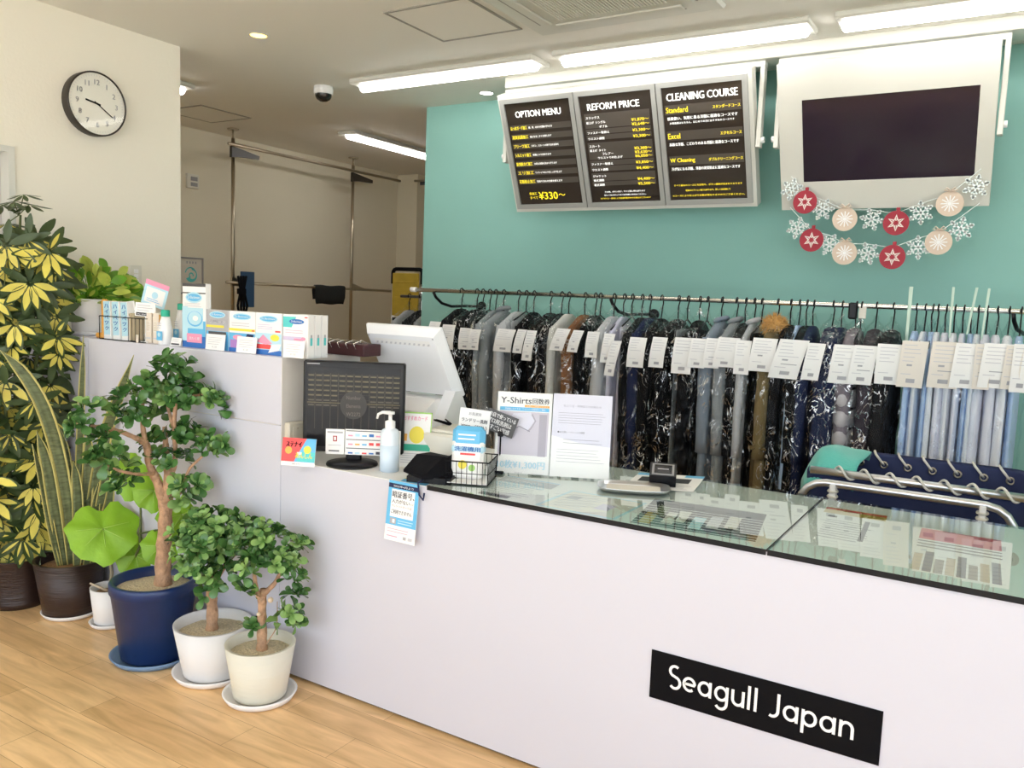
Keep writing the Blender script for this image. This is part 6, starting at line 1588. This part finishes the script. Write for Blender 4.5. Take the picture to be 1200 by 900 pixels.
# --- pothos on the tall cabinet
P = at(103, 390, Z=ZT); P = np.array([P[0], 2.42, 0]); loc = np.array([at(106, 391, Y=2.42)[0], 2.42, ZT])
root = thing('pothos', 'bushy yellow green pothos in a white pot on the tall cabinet', 'potted plant', tuple(loc))
saucer(root, .105, 'pot_white', .018)
m = MB(); m.lathe((0, 0, .01), [(.001, 0), (.075, 0), (.08, .005), (.10, .165), (.103, .17), (.094, .17), (.088, .14)], 'pot_white', 36); m.build('pot', root); soil(root, .09, .155, 'soil_dark')
mf = MB(loc); st = MB(loc)
V0, F0 = obov(1, .72, 6, -.08, .12, .2)
for k in range(120):
    px = rs.uniform(84, 150); t = (px-84)/66; py = rs.uniform(318+abs(px-112)*.35, 356-max(0, 95-px)*.4)
    if k < 12: px, py = [(95, 312), (126, 316), (138, 322), (148, 345), (142, 350), (90, 335), (150, 338), (120, 322), (86, 340), (104, 325), (132, 350), (112, 352)][k]
    c = pxp(px, py, loc, rs.uniform(-.09, .10)); d = c-(loc+np.array([0, 0, .14])); d /= np.linalg.norm(d); q = d+np.array([rs.uniform(-.6, .6), rs.uniform(-.6, .6), -.45]); q /= np.linalg.norm(q)
    nr = np.array([0, 0, EYE+.6])-c; nr /= np.linalg.norm(nr); B = basis(q, nr+rs.randn(3)*.3); L = rs.uniform(.065, .10)
    mt = 'pothos_yellow' if rs.rand() < .32 else 'pothos_green'; mf.add((V0*L) @ B.T+c, F0, mt, True)
    if rs.rand() < .5:
        Vy = V0.copy(); Vy[:, 0] *= .35; Vy[:, 1] = Vy[:, 1]*.8+.05; Vy[:, 2] += .02; mf.add((Vy*L) @ B.T+c, F0, 'pothos_yellow', True)
    st.tube([loc+np.array([0, 0, .15]), (loc+np.array([0, 0, .15])+c)/2+np.array([0, 0, .03]), c], .0022, 'pothos_green', 5)
mf.build('foliage', root); st.build('stems', root)

# ================================================================== LIGHT
w = bpy.data.worlds.new('world'); sc.world = w; w.use_nodes = True
bg = w.node_tree.nodes['Background']; bg.inputs[0].default_value = (.83, .885, 1.0, 1); bg.inputs[1].default_value = 2.0
for i in range(4):
    a, b = xs[i]+.03, xs[i+1]-.03
    l = bpy.data.lights.new('window_portal', 'AREA'); l.shape = 'RECTANGLE'; l.size = b-a; l.size_y = 2.42; l.cycles.is_portal = True
    o = bpy.data.objects.new('window_portal', l); COL.objects.link(o); o.location = ((a+b)/2, YF-.02, 1.37); o.rotation_euler = (PI/2, 0, 0)
for i in range(3):
    a, b = ys[i]+.03, ys[i+1]-.03
    l = bpy.data.lights.new('window_portal', 'AREA'); l.shape = 'RECTANGLE'; l.size = 2.42; l.size_y = b-a; l.cycles.is_portal = True
    o = bpy.data.objects.new('window_portal', l); COL.objects.link(o); o.location = (XE+.015, (a+b)/2, 1.37); o.rotation_euler = (0, PI/2, 0)
sl = bpy.data.lights.new('sun', 'SUN'); sl.energy = 13; sl.angle = .01; sl.color = (1, .975, .95)  # added to light the street, whose bounce brightens the ceiling
so = bpy.data.objects.new('sun', sl); COL.objects.link(so); so.rotation_euler = Vector((-.45, .55, .75)).to_track_quat('Z', 'Y').to_euler()
sc.view_settings.view_transform = 'Standard'; sc.view_settings.look = 'None'; sc.view_settings.gamma = 1; sc.view_settings.use_curve_mapping = False
sc.view_settings.exposure = 0.83
sc.cycles.transparent_max_bounces = 24; sc.cycles.max_bounces = 8; sc.cycles.diffuse_bounces = 6; sc.cycles.glossy_bounces = 4; sc.cycles.transmission_bounces = 6
sc.cycles.caustics_reflective = False; sc.cycles.caustics_refractive = False
sc.cycles.sample_clamp_indirect = 6; sc.cycles.use_denoising = True
